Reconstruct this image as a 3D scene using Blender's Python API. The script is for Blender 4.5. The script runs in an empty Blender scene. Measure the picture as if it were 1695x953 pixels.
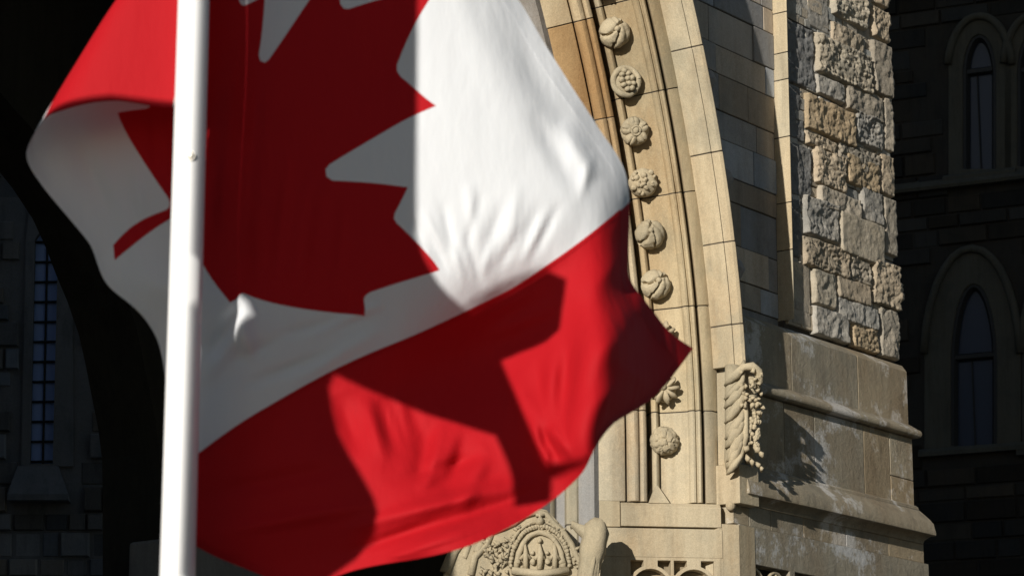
import bpy, bmesh, math, random
import numpy as np
from mathutils import Vector, noise
from mathutils.geometry import delaunay_2d_cdt, tessellate_polygon

random.seed(7)
scn = bpy.context.scene
COL = scn.collection
R_ = math.radians

# ------------------------------------------------------------------ camera, sky, sun, exposure
PW, PH, FPX, DW = 1695.0, 953.0, 4490.0, 24.0
PSI, TH = R_(52.5), R_(13.3)
CAM = np.array([0.0, 0.0, 1.6])
HEAD = np.array([math.sin(PSI), math.cos(PSI), 0.0])
FWD = np.array([HEAD[0]*math.cos(TH), HEAD[1]*math.cos(TH), math.sin(TH)])
RIGHT = np.array([math.cos(PSI), -math.sin(PSI), 0.0])
UP = np.cross(RIGHT, FWD)

cam_d = bpy.data.cameras.new('camera'); cam = bpy.data.objects.new('camera', cam_d); COL.objects.link(cam)
cam.location = CAM
cam.rotation_euler = (math.pi/2 + TH, 0, -PSI)
cam_d.sensor_width = 36; cam_d.lens = 36*FPX/PW
cam_d.clip_start = 0.1; cam_d.clip_end = 3000
cam_d.dof.use_dof = True; cam_d.dof.focus_distance = 24.0; cam_d.dof.aperture_fstop = 6.0
scn.camera = cam

SUN_G, SUN_EL = R_(13), R_(14.5)
TOSUN = np.array([-math.cos(SUN_G)*math.cos(SUN_EL), -math.sin(SUN_G)*math.cos(SUN_EL), math.sin(SUN_EL)])
world = bpy.data.worlds.new('World'); scn.world = world; world.use_nodes = True
wn = world.node_tree.nodes; wl = world.node_tree.links
sky = wn.new('ShaderNodeTexSky'); sky.sky_type = 'NISHITA'; sky.sun_disc = False
sky.sun_elevation = SUN_EL; sky.sun_rotation = math.atan2(TOSUN[0], TOSUN[1])
sky.air_density = 1.0; sky.dust_density = 0.4; sky.ozone_density = 1.0
bg = wn['Background']; bg.inputs['Strength'].default_value = 0.05
wl.new(sky.outputs[0], bg.inputs['Color'])
sd = bpy.data.lights.new('sun', 'SUN'); sun = bpy.data.objects.new('sun', sd); COL.objects.link(sun)
sd.energy = 4.9; sd.angle = R_(0.4); sd.color = (1.0, 0.94, 0.85)
sun.rotation_euler = Vector(TOSUN).to_track_quat('Z', 'Y').to_euler()
sun.location = (0, 0, 30)
scn.view_settings.view_transform = 'Standard'; scn.view_settings.look = 'None'
scn.view_settings.exposure = 0.0; scn.view_settings.gamma = 1.0
scn.view_settings.use_curve_mapping = False
try:
    scn.cycles.max_bounces = 8; scn.cycles.diffuse_bounces = 4
except Exception:
    pass

# ------------------------------------------------------------------ geometry helpers
def ray(px, py): return FWD + RIGHT*((px-PW/2)/FPX) + UP*((PH/2-py)/FPX)
Y0 = float((CAM + ray(1220, 480)*DW)[1])
def wallpt(px, py, b=0.0):
    r = ray(px, py); t = (Y0+b-CAM[1])/r[1]
    return CAM + r*t
XE, _, ZS = [float(v) for v in wallpt(1195, 745)]
NS = np.array([-1, -1, 0])/2**.5                        # normal of the splayed jamb
E0 = np.array([XE, Y0, ZS])
def SP(px, py, hh=0.0):                                  # point on the splayed jamb, raised by hh metres
    r = ray(px, py); t = ((E0-CAM)@NS)/(r@NS)
    return CAM + r*t + NS*hh
KPX = DW/FPX/0.9914                                      # metres per pixel on the splay
RA = 10.0; XC = XE-RA                                    # arch radius and centre
XL = 10.35; XM = (XE+XL)/2                               # left jamb and axis
WB = 0.29                                                # front wall face behind the arch edge

def flagpt(px, py, dl=0.0, dist=8.0):                    # point on an upright sheet facing the viewer
    r = ray(px, py); t = (dist+dl)/(r@HEAD)
    return CAM + r*t

ROOT = {}
def setp(o, label=None, cat=None, group=None, kind=None):
    for k, v in (('label', label), ('category', cat), ('group', group), ('kind', kind)):
        if v: o[k] = v
    return o
def empty(name, loc, label=None, cat=None, group=None):
    o = bpy.data.objects.new(name, None); COL.objects.link(o); o.location = loc
    o.empty_display_size = 0.2; ROOT[o] = np.array(loc, float)
    return setp(o, label, cat, group)
def mesh(name, verts, faces, mat, parent=None, smooth=False, tones=None, fmats=None, origin=None):
    verts = np.asarray(verts, float)
    if parent is not None: org = ROOT[parent]
    elif origin is not None: org = np.array(origin, float)
    else: org = np.zeros(3)
    me = bpy.data.meshes.new(name)
    me.from_pydata([tuple(v) for v in (verts-org)], [], [tuple(int(i) for i in f) for f in faces])
    mats = mat if isinstance(mat, list) else [mat]
    for m in mats: me.materials.append(m)
    if fmats is not None: me.polygons.foreach_set('material_index', list(fmats))
    if tones is not None:
        at = me.color_attributes.new('tone', 'FLOAT_COLOR', 'CORNER')
        buf = np.ones((len(me.loops), 4), np.float32)
        k = 0
        for p, c in zip(me.polygons, tones):
            buf[p.loop_start:p.loop_start+p.loop_total, :3] = c
        at.data.foreach_set('color', buf.ravel())
    bm = bmesh.new(); bm.from_mesh(me)
    bmesh.ops.recalc_face_normals(bm, faces=bm.faces) if not (parent is None and name == 'ground') else None
    bm.to_mesh(me); bm.free()
    if smooth is True: me.polygons.foreach_set('use_smooth', [True]*len(me.polygons))
    elif smooth: 
        me.polygons.foreach_set('use_smooth', [True]*len(me.polygons))
        try: me.set_sharp_from_angle(angle=R_(smooth))
        except Exception: pass
    me.update()
    o = bpy.data.objects.new(name, me); COL.objects.link(o)
    ROOT[o] = org
    if parent is not None: o.parent = parent
    else: o.location = org
    return o
def bevel(o, w, seg=2, ang=40):
    m = o.modifiers.new('bevel', 'BEVEL'); m.width = w; m.segments = seg; m.limit_method = 'ANGLE'; m.angle_limit = R_(ang)
    return o

def roughen(mb, amp, sc=14.0, seed=0.0):
    for i, v in enumerate(mb.v):
        p = Vector(v)*sc+Vector((seed, 2*seed, 0))
        d = noise.noise_vector(p)*.65+noise.noise_vector(p*2.7)*.35
        mb.v[i] = (v[0]+d.x*amp, v[1]+d.y*amp, v[2]+d.z*amp)
class MB:
    def __init__(s): s.v = []; s.f = []; s.t = []; s.m = []
    def add(s, vs, fs, tone=(1, 1, 1), mi=0):
        o = len(s.v); s.v += [tuple(x) for x in vs]
        for f in fs: s.f.append([i+o for i in f]); s.t.append(tone); s.m.append(mi)
    def box(s, lo, hi, tone=(1, 1, 1), mi=0):
        x0, y0, z0 = lo; x1, y1, z1 = hi
        s.add([(x0,y0,z0),(x1,y0,z0),(x1,y1,z0),(x0,y1,z0),(x0,y0,z1),(x1,y0,z1),(x1,y1,z1),(x0,y1,z1)],
              [(0,3,2,1),(4,5,6,7),(0,1,5,4),(1,2,6,5),(2,3,7,6),(3,0,4,7)], tone, mi)
    def tube(s, pts, rads, n=10, tone=(1,1,1), cap=True, flat=None, mi=0):
        pts = [np.array(p, float) for p in pts]; rings = []
        for i, p in enumerate(pts):
            d = pts[min(i+1, len(pts)-1)] - pts[max(i-1, 0)]; d /= np.linalg.norm(d)+1e-9
            a = np.array((0, 0, 1.0)) if flat is None else np.array(flat, float)
            if abs(a@d) > .95: a = np.array((1.0, 0, 0))
            u = np.cross(d, a); u /= np.linalg.norm(u); w = np.cross(u, d)
            r = rads[i] if hasattr(rads, '__len__') else rads
            ru, rw = r if hasattr(r, '__len__') else (r, r)
            rings.append([p + u*ru*math.cos(2*math.pi*k/n) + w*rw*math.sin(2*math.pi*k/n) for k in range(n)])
        vs = [v for r in rings for v in r]; fs = []
        for i in range(len(pts)-1):
            for k in range(n):
                fs.append((i*n+k, i*n+(k+1)%n, (i+1)*n+(k+1)%n, (i+1)*n+k))
        if cap: fs.append(tuple(range(n))); fs.append(tuple((len(pts)-1)*n+k for k in range(n)))
        s.add(vs, fs, tone, mi)
    def ball(s, c, r, ax=None, nu=14, nv=9, tone=(1,1,1), fn=None, mi=0):
        c = np.array(c, float); A = np.eye(3) if ax is None else np.array(ax)     # rows: x,y,z axes
        rr = np.array(r if hasattr(r, '__len__') else (r, r, r), float)
        vs = []
        for j in range(nv+1):
            t = math.pi*j/nv
            for i in range(nu):
                p = 2*math.pi*i/nu
                d = np.array((math.sin(t)*math.cos(p), math.sin(t)*math.sin(p), math.cos(t)))
                k = 1.0 if fn is None else fn(d)
                vs.append(c + (d*rr*k)@A)
        fs = []
        for j in range(nv):
            for i in range(nu):
                a, b = j*nu+i, j*nu+(i+1)%nu
                if j == 0: fs.append((a, b+nu, a+nu))
                elif j == nv-1: fs.append((a, b, a+nu))
                else: fs.append((a, b, b+nu, a+nu))
        s.add(vs, fs, tone, mi)
    def build(s, name, mat, parent=None, smooth=False, origin=None):
        return mesh(name, s.v, s.f, mat, parent, smooth, s.t, s.m, origin)

def poly_slab(mb, outer, holes, to3, depth_vec, tone=(1, 1, 1)):
    """flat plate with holes: outer/holes are 2D loops, to3 maps a 2D point to 3D, depth_vec goes to the back"""
    loops = [outer]+list(holes); flat = [p for l in loops for p in l]
    tri = tessellate_polygon([[Vector((p[0], p[1], 0)) for p in l] for l in loops])
    n = len(flat); F3 = [np.array(to3(*p), float) for p in flat]; B3 = [p+np.array(depth_vec) for p in F3]
    fs = [tuple(t) for t in tri]+[tuple(i+n for i in reversed(t)) for t in tri]
    k = 0
    for l in loops:
        m = len(l)
        for i in range(m):
            a, b = k+i, k+(i+1) % m
            fs.append((a, b, b+n, a+n))
        k += m
    mb.add(F3+B3, fs, tone)

# ------------------------------------------------------------------ materials
def new_mat(name):
    m = bpy.data.materials.new(name); m.use_nodes = True
    nt = m.node_tree; return m, nt.nodes, nt.links, nt.nodes['Principled BSDF']
def stone(name, base, stain, stain_amt=.5, dirt=(.05, .045, .04), dirt_amt=.35, scale=1.0, bump=.4, rough=.9, tone=True, fine=90, streak=True, stretch=.28, crust=None):
    m, N, L, P = new_mat(name)
    tc = N.new('ShaderNodeTexCoord')
    def nz(sc, det, ro, vec=None):
        n = N.new('ShaderNodeTexNoise'); n.inputs['Scale'].default_value = sc; n.inputs['Detail'].default_value = det
        n.inputs['Roughness'].default_value = ro; L.new(vec or tc.outputs['Object'], n.inputs['Vector']); return n
    def ramp(src, a, b):
        r = N.new('ShaderNodeMapRange'); r.inputs['From Min'].default_value = a; r.inputs['From Max'].default_value = b
        L.new(src, r.inputs['Value']); return r.outputs[0]
    def mix(f, a, b, mode='MIX', fac=1.0):
        x = N.new('ShaderNodeMix'); x.data_type = 'RGBA'; x.blend_type = mode
        if f is None: x.inputs['Factor'].default_value = fac
        else:
            mm = N.new('ShaderNodeMath'); mm.operation = 'MULTIPLY'; mm.inputs[1].default_value = fac; L.new(f, mm.inputs[0]); L.new(mm.outputs[0], x.inputs['Factor'])
        for s_, v in (('A', a), ('B', b)):
            if isinstance(v, tuple): x.inputs[s_].default_value = (*v, 1) if len(v) == 3 else v
            else: L.new(v, x.inputs[s_])
        return x.outputs['Result']
    mp = N.new('ShaderNodeMapping'); mp.inputs['Scale'].default_value = (1, 1, stretch); L.new(tc.outputs['Object'], mp.inputs[0])
    n1 = nz(2.2*scale, 5, .6, mp.outputs[0] if streak else None)
    n2 = nz(6.5*scale, 7, .65, mp.outputs[0] if streak else None)
    n3 = nz(22*scale, 6, .7); n4 = nz(fine, 5, .75)
    c = mix(ramp(n1.outputs[0], .40, .66), base, stain, fac=stain_amt)
    c = mix(ramp(n2.outputs[0], .52, .80), c, dirt, fac=dirt_amt)
    c = mix(ramp(n3.outputs[0], .3, .75), c, tuple(min(1, v*1.25) for v in base), fac=.35)
    n7 = nz(1.1*scale, 8, .68); c = mix(ramp(n7.outputs[0], .5, .62), c, (base[0]*.62, base[1]*.68, base[2]*.74), fac=.5)
    if streak:
        mq = N.new('ShaderNodeMapping'); mq.inputs['Scale'].default_value = (1, 1, .05); L.new(tc.outputs['Object'], mq.inputs[0])
        n6 = nz(11*scale, 4, .6, mq.outputs[0]); c = mix(ramp(n6.outputs[0], .48, .72), c, tuple(v*.5 for v in stain), fac=.2)
    if crust:
        n5 = nz(1.7, 9, .72); c = mix(ramp(n5.outputs[0], .535, .60), c, crust, fac=.75)
    g = N.new('ShaderNodeMapRange'); g.inputs['To Min'].default_value = .80; g.inputs['To Max'].default_value = 1.16
    g.inputs['From Min'].default_value = .3; g.inputs['From Max'].default_value = .7; L.new(n4.outputs[0], g.inputs['Value'])
    c = mix(None, c, g.outputs[0], 'MULTIPLY')
    if tone:
        a = N.new('ShaderNodeVertexColor'); a.layer_name = 'tone'
        c = mix(None, c, a.outputs[0], 'MULTIPLY')
    L.new(c, P.inputs['Base Color']); P.inputs['Roughness'].default_value = rough
    P.inputs['Specular IOR Level'].default_value = .2
    b1 = N.new('ShaderNodeBump'); b1.inputs['Strength'].default_value = bump; b1.inputs['Distance'].default_value = .012
    ad = N.new('ShaderNodeMath'); ad.operation = 'ADD'; L.new(n3.outputs[0], ad.inputs[0])
    m2 = N.new('ShaderNodeMath'); m2.operation = 'MULTIPLY'; m2.inputs[1].default_value = .45; L.new(n4.outputs[0], m2.inputs[0]); L.new(m2.outputs[0], ad.inputs[1])
    L.new(ad.outputs[0], b1.inputs['Height']); L.new(b1.outputs[0], P.inputs['Normal'])
    return m
SAND = stone('pale_sandstone', (.465, .398, .278), (.29, .19, .095), .7, dirt=(.10, .085, .06), dirt_amt=.55, bump=.5, stretch=.13)
CARVE = stone('carved_sandstone', (.45, .385, .265), (.32, .24, .14), .5, dirt_amt=.35, bump=.6, streak=False)
ASH = stone('grey_ashlar', (.41, .395, .375), (.22, .165, .11), .5, dirt_amt=.4, bump=.5)
ROCK = stone('rock_faced_stone', (.40, .37, .315), (.30, .235, .15), .3, dirt_amt=.5, bump=.8, scale=1.8, streak=False)
TRIM = stone('weathered_trim_stone', (.34, .295, .215), (.21, .15, .09), .65, dirt=(.07, .06, .05), dirt_amt=.75, bump=1.0, crust=(.62, .60, .57), stretch=.35)
DARK = stone('shade_dark_stone', (.036, .034, .030), (.045, .036, .026), .5, dirt=(.012, .011, .010), dirt_amt=.6, bump=.8)  # base colour darkened to deepen the wing's shade
DKTRIM = stone('shade_dark_trim', (.085, .082, .066), (.06, .052, .038), .5, dirt=(.02, .02, .018), dirt_amt=.5, bump=.4)  # trim darkened likewise for the wing's shade
INNER = stone('shadowed_vault_stone', (.075, .066, .05), (.035, .03, .022), .5, dirt=(.012, .011, .010), dirt_amt=.5, bump=.3)  # near-black base colour adds to the porch's shade
COURT = stone('court_stone', (.25, .245, .24), (.2, .18, .16), .5, dirt=(.02, .02, .02), dirt_amt=.7, bump=.9, scale=.6)
PAVE = stone('paving', (.06, .06, .058), (.045, .043, .04), .5, dirt_amt=.4, scale=.4, bump=.3, tone=False)
def simple(name, col, rough=.5, metal=0.0, spec=.5):
    m, N, L, P = new_mat(name); P.inputs['Base Color'].default_value = (*col, 1)
    P.inputs['Roughness'].default_value = rough; P.inputs['Metallic'].default_value = metal; P.inputs['Specular IOR Level'].default_value = spec
    tc = N.new('ShaderNodeTexCoord'); n = N.new('ShaderNodeTexNoise'); n.inputs['Scale'].default_value = 14; n.inputs['Detail'].default_value = 5
    L.new(tc.outputs['Object'], n.inputs['Vector'])
    r = N.new('ShaderNodeMapRange'); r.inputs['To Min'].default_value = max(.02, rough-.08); r.inputs['To Max'].default_value = min(1, rough+.12)
    L.new(n.outputs[0], r.inputs['Value']); L.new(r.outputs[0], P.inputs['Roughness'])
    return m
MORTAR = simple('dark_mortar', (.07, .06, .05), .95, spec=.1)
PAINT = simple('white_pole_paint', (.86, .87, .88), .35)
STEEL = simple('galvanised_bolt', (.55, .53, .48), .4, .8)
ROPE = simple('white_rope', (.7, .68, .64), .9)
GLASS = simple('dark_window_glass', (.03, .042, .07), .35, spec=.35)
BLUEGL = simple('leaded_window_glass', (.42, .58, 1.0), .5, spec=.5)  # light blue colour carries the sky's reflection in the pane
LEAD = simple('lead_frame', (.012, .012, .012), .6)
def cloth(name, col, trans, tcol, tr=.25):
    m, N, L, P = new_mat(name); out = N['Material Output']
    P.inputs['Base Color'].default_value = (*col, 1); P.inputs['Roughness'].default_value = .7; P.inputs['Specular IOR Level'].default_value = .12
    t = N.new('ShaderNodeBsdfTranslucent'); t.inputs['Color'].default_value = (*tcol, 1)
    mx = N.new('ShaderNodeMixShader'); mx.inputs[0].default_value = tr
    L.new(P.outputs[0], mx.inputs[1]); L.new(t.outputs[0], mx.inputs[2]); L.new(mx.outputs[0], out.inputs['Surface'])
    tc = N.new('ShaderNodeTexCoord')
    n = N.new('ShaderNodeTexNoise'); n.inputs['Scale'].default_value = 5; n.inputs['Detail'].default_value = 6
    mp = N.new('ShaderNodeMapping'); mp.inputs['Scale'].default_value = (2.4, 2.4, .8); mp.inputs['Rotation'].default_value = (.2, .3, 0)
    L.new(tc.outputs['Object'], mp.inputs[0]); L.new(mp.outputs[0], n.inputs['Vector'])
    b = N.new('ShaderNodeBump'); b.inputs['Strength'].default_value = .32; b.inputs['Distance'].default_value = .022
    L.new(n.outputs[0], b.inputs['Height']); L.new(b.outputs[0], P.inputs['Normal']); L.new(b.outputs[0], t.inputs['Normal'])
    return m
WHITE = cloth('white_nylon', (.74, .765, .80), .25, (.80, .78, .78), .13)
RED = cloth('red_nylon', (.45, .008, .014), .25, (.75, .02, .02), .13)
def tone(v=.18, warm=.06):
    k = random.uniform(1-v, 1+v); w = random.uniform(-warm, warm)
    return (k*(1+w), k, k*(1-1.3*w))

# ------------------------------------------------------------------ ground
gm = MB(); gm.add([(-600, -600, 0), (900, -600, 0), (900, 900, 0), (-600, 900, 0)], [(0, 1, 2, 3)])
setp(gm.build('ground', PAVE), kind='structure')

# ------------------------------------------------------------------ the tower
tower = empty('stone_tower', (XM, Y0+3, 0), 'sunlit sandstone tower base with deep moulded arch, carved bosses and rough buttress', 'tower')

def arch_frame(s):
    """station s: s<0 straight below springing (metres), s>=0 angle (rad).  returns er (radial), zc function"""
    if s < 0: return np.array([1.0, 0, 0]), ZS+s, 0.0
    return np.array([math.cos(s), 0, math.sin(s)]), None, s
def arch_pt(a, b, s):
    if s < 0: return np.array([XC+RA+a, Y0+b, ZS+s])
    return np.array([XC+(RA+a)*math.cos(s), Y0+b, ZS+(RA+a)*math.sin(s)])
def mirror(p): return np.array([2*XM-p[0], p[1], p[2]])
PHI_TOP = math.acos((XM-XC)/(RA))
def sh2ab(spx, hpx):
    s = (spx-1195)*KPX; hh = hpx*KPX
    return s/2**.5-hh/2**.5, -s/2**.5-hh/2**.5
def zstat(py, px=1105):                                   # station on the arch seen at pixel row py for a column on the splay
    P = SP(px, py); 
    if P[2] <= ZS: return P[2]-ZS
    a = sh2ab(px, 0)[0]
    lo, hi = 0.0, 1.0
    for _ in range(40):
        m = (lo+hi)/2; q = arch_pt(a, -a, m)-CAM; y = PH/2-FPX*(q@UP)/(q@FWD)
        if y > py: lo = m
        else: hi = m
    return lo
def sweep(mb, prof, s0, s1, tn, mir=False, top=None, close=True, step=.012, gap=0.0):
    g = gap/RA
    stations = []
    if s0 < 0:
        stations += [s0+gap/2, min(s1, 0)-(gap/2 if s1 <= 0 else 1e-6)]
    if s1 > 0:
        a0 = max(s0, 0)+(g/2 if s0 >= 0 else 0); a1 = s1-g/2
        k = max(2, int((a1-a0)/step)+1)
        stations += list(np.linspace(a0, a1, k))
    n = len(prof); vs = []
    for s in stations:
        for a, b in prof:
            p = arch_pt(a, b, s); vs.append(mirror(p) if mir else p)
    fs = []
    m = len(stations)
    for i in range(m-1):
        for k in range(n if close else n-1):
            k2 = (k+1) % n
            fs.append((i*n+k, i*n+k2, (i+1)*n+k2, (i+1)*n+k))
    if close: fs.append(tuple(range(n))); fs.append(tuple((m-1)*n+k for k in range(n)))
    mb.add(vs, fs, tn)

def prof_px(pts, back=-70):
    """(s,h) pixel profile -> closed (a,b) polygon with a straight back"""
    q = [sh2ab(s, hh) for s, hh in pts]
    return q + [sh2ab(pts[-1][0], back), sh2ab(pts[0][0], back)]
OUT = [(1195,-15),(1181,0),(1168,3),(1167.4,-30),(1163.4,-30),(1163,0),(1161.5,5),(1158.5,7.5),(1155.5,6),(1154,1.5),(1153,1.5),(1151,5.5),(1147.5,6),(1144.5,4),(1142.5,2),(1141.6,-4),
       (1139,-6),(1136,-8),(1128,-11),(1118,-15),(1108,-18.5),(1099,-21),(1097,-24),(1096,-16),(1093.5,-11),(1090,-9),(1086.5,-10.5),(1084,-15),(1083,-30),(1082,-46),(1073,-46)]
MID = [(1072.6,-46),(1072.3,3),(1070,6),(1066,7.5),(1062,6),(1060.3,1.5),(1059,6),(1056,9.5),(1051,11),(1046,9),(1042,4),(1040.3,-4),
       (1040.2,-32),(1037.2,-32),(1037,3),(1034,5),(990,4),(986,2),(975,-8),(973,-40)]
INN = [(972.6,-48),(964,-50),(963.5,-8),(960,-5),(948,-5),(944,-9),(943.6,-62),(931.5,-64),(931,-40),(928,-32),(922,-27),(914,-25),(907,-28),(902,-34),(900,-44),
       (898,-75),(888,-78),(886,-60),(880,-55),(872,-58),(868,-95)]
HOODP = [(-.001,.06),(-.001,-.150),(.006,-.160),(.012,-.128),(.020,-.128),(.022,-.178),(.030,-.225),(.055,-.245),(.075,-.235),(.083,-.19),(.083,.26)]

def voussoirs(name, prof, joints, top_s, mat, gap, jit=.004, bev=.004, tv=.12, warm=.06, special={}):
    mb = MB(); mo = MB()
    js = sorted([zstat(y) for y in joints])
    st = js[-1]-js[-2]
    while js[-1] < top_s-st*.6: js.append(js[-1]+st)
    js[-1] = top_s
    for mir in (False, True):
        for i in range(len(js)-1):
            d = random.uniform(-jit, jit)
            pr = [(a-d*.7, b-d*.7) for a, b in prof]
            segs = [(js[i], js[i+1])]
            t = special.get(i) if (i in special and not mir) else tone(tv, warm)
            if js[i] < 0 < js[i+1]:
                sweep(mb, pr, js[i], js[i+1], t, mir, gap=gap)
            else: sweep(mb, pr, js[i], js[i+1], t, mir, gap=gap)
        d = .012
        sweep(mo, [(a+d*.7, b+d*.7) for a, b in prof[:-2]]+list(prof[-2:]), js[0]+.02, js[-1], (1, 1, 1), mir)
    o = mb.build(name, mat, tower, smooth=38)
    if bev: bevel(o, bev, 1, 50)
    return o, mo
PB = 832                                                   # row where mouldings die into the base block
o1, m1 = voussoirs('arch_moulding', prof_px(OUT), [PB, 680, 510, 326, 160, 8], PHI_TOP, SAND, .010, special={0: (1.0, 1.0, 1.0), 1: (1.06, 1.02, .94), 2: (1.0, .95, .86), 3: (.97, .935, .86), 4: (.86, .83, .76)})
o2, m2 = voussoirs('arch_moulding', prof_px(MID), [PB, 680, 520, 352, 188, 22], PHI_TOP, SAND, .009, special={0: (1.12, 1.12, 1.15), 3: (.98, .86, .72), 4: (.88, .68, .48)})
o3, m3 = voussoirs('arch_moulding', prof_px(INN), [1010, 870, 690, 520, 352, 188, 22], PHI_TOP, SAND, .009)
o4, m4 = voussoirs('hood_mould', HOODP, [612, 545, 414, 271, 103, -50], PHI_TOP+.005, SAND, .010, warm=.03)
mm = MB()
for q in (m1, m2, m3, m4):
    mm.v, off = mm.v+q.v, len(mm.v)
    mm.f += [[i+off for i in f] for f in q.f]; mm.t += q.t; mm.m += q.m
mm.build('mortar', MORTAR, tower)

# base block of the jamb (plain) with a blind tracery panel
def splay_box(mb, p0, p1, y0, y1, hpx, back=-70, tn=(1, 1, 1), chamf=0):
    vs = []
    for hh in (hpx, back):
        for (x, y) in ((p0, y0), (p1, y0), (p1, y1), (p0, y1)):
            yy = y
            vs.append(SP(x, yy, 0))
    z0 = [SP(p0, y1)[2], SP(p0, y0)[2]]
    vs = []
    for hh, ct in ((hpx, chamf), (back, 0)):
        for (x, zi) in ((p0, 1), (p1, 1), (p1, 0), (p0, 0)):
            a, b = sh2ab(x, hh); z = z0[zi]-(ct*KPX if zi == 1 else 0)
            vs.append((XE+a, Y0+b, z))
    if chamf:
        a, b = sh2ab(p0, hpx-chamf); a2, b2 = sh2ab(p1, hpx-chamf)
        vs += [(XE+a, Y0+b, z0[1]), (XE+a2, Y0+b2, z0[1])]
        vs[4] = (vs[4][0], vs[4][1], z0[1]); vs[5] = (vs[5][0], vs[5][1], z0[1])
        fs = [(0,1,2,3),(4,7,6,5),(0,8,9,1),(8,4,5,9),(1,9,5,6,2),(2,6,7,3),(3,7,4,8,0)]
    else: fs = [(0,1,2,3),(4,7,6,5),(0,4,5,1),(1,5,6,2),(2,6,7,3),(3,7,4,0)]
    mb.add(vs, fs, tn)
def SPw(spx, z, hpx):                                     # splay point at height z
    a, b = sh2ab(spx, hpx); return np.array([XE+a, Y0+b, z])
def zrow(py, px=1105): return float(SP(px, py)[2])
bb = MB()
splay_box(bb, 1029, 1190, PB-1, 871, 9, tn=tone(.06), chamf=7)
splay_box(bb, 988, 1192, 873, 921, 8, tn=tone(.06))
blk = bb.build('jamb_base', SAND, tower); bevel(blk, .006, 2)
bb = MB()
splay_box(bb, 985, 1028, 683, 871, 4, tn=tone(.05))
bevel(bb.build('jamb_facing', SAND, tower), .006, 2)
# blind tracery panel below
def blind_panel(x0, x1, y0, y1, to3, dv, back3, parent, name, n=2):
    pm = MB(); L = (x1-x0); mrg = 5
    outer = [(x0-9, y0-4), (x1+9, y0-4), (x1+9, y1), (x0-9, y1)]
    holes = []
    w = (x1-x0-mrg*(n-1))/n
    for k in range(n):
        a = x0+k*(w+mrg); c = a+w/2
        # spandrel pieces and arch opening
        arc = lambda sgn, r: [(c+sgn*w/2*math.cos(t), y0+6+w*.55-w*.55*math.sin(t)) for t in np.linspace(0, math.pi/2-.05, 8)]
        rgt = arc(1, 0); lft = arc(-1, 0)
        holes.append([(p[0]+1.2, p[1]-5.5) if False else p for p in rgt]+list(reversed(lft))+[(c-w/2, y1-12), (c+w/2, y1-12)])
        up_r = [(c+w/2*math.cos(t)*1.0, y0+1+w*.5-w*.52*math.sin(t)) for t in np.linspace(.15, math.pi/2-.35, 6)]
    poly_slab(pm, outer, holes, to3, dv, (1, 1, 1))
    return bevel(pm.build(name, SAND, parent), .004, 2)
def sp_to3(hpx): return lambda x, y: SPw(x, zrow(y), hpx)
bp = MB()
splay_box(bp, 985, 1193, 923, 1250, -16, tn=(.6, .6, .6))  # recess ground toned down, its shade put into the colour
bp.build('panel_ground', SAND, tower)
def spandrels(c, w, y0, k):
    pts = [(c+k*w/2, y0)]
    return pts
pm = MB()
X0, X1, YT = 1041, 1180, 928
half = (X1-X0)/2
hol = []
for c in (X0+half/2, X1-half/2):
    r = half/2-5
    hd = [(c+r*math.cos(t), YT+14+r-r*math.sin(t)) for t in np.linspace(0, math.pi, 15)]
    hol.append(hd+[(c-r, 1180), (c+r, 1180)])
    for sg in (-1, 1):                                    # triangular spandrel cut above each arch
        ed = c+sg*(half/2-2.5)
        arc = [(c+sg*(r+6)*math.cos(t), YT+14+r-(r+6)*math.sin(t)) for t in np.linspace(.25, 1.25, 7)]
        arc = [p for p in arc if (p[0]-ed)*sg < 0 and p[1] > YT]
        hol.append([(ed, YT)]+[(arc[-1][0], YT)]+list(reversed(arc))+[(ed, arc[0][1])])
poly_slab(pm, [(986, 922.5), (1193, 922.5), (1193, 1250), (986, 1250)], hol, sp_to3(7), NS*(-22*KPX))
bevel(pm.build('tracery_panel', SAND, tower), .004, 2)

# ---- front wall and body
def arch_loop(a, z_base, n=26, lim=None):
    r = [(XC+RA+a, z_base)]+[(XC+(RA+a)*math.cos(t), ZS+(RA+a)*math.sin(t)) for t in np.linspace(0, math.acos((XM-XC)/(RA+a)), n)]
    l = [(2*XM-x, z) for x, z in reversed(r[:-1])]
    return r+l
XRC = float(wallpt(1495, 560, .135)[0])                      # right corner of the buttress
body = MB()
TOPZ = 58.0
def slab_y(mb, outer, holes, y0, y1, tn=(1, 1, 1)): poly_slab(mb, outer, holes, lambda x, z: (x, y0, z), (0, y1-y0, 0), tn)
XBL = 2*XM-XRC
slab_y(body, [(XBL, 0), (XRC, 0), (XRC, TOPZ), (XBL, TOPZ)], [arch_loop(.02, .02)], Y0+WB+.02, Y0+.75, (.8, .8, .8))
slab_y(body, [(XBL, 0), (XRC, 0), (XRC, TOPZ), (XBL, TOPZ)], [arch_loop(-.85, .02)], Y0+.75, Y0+1.15, (.8, .8, .8))
slab_y(body, [(XBL, 0), (XRC, 0), (XRC, TOPZ), (XBL, TOPZ)], [arch_loop(-1.22, .02)], Y0+1.15, Y0+1.9, (.8, .8, .8))
body.build('front_wall', ASH, tower)
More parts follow.
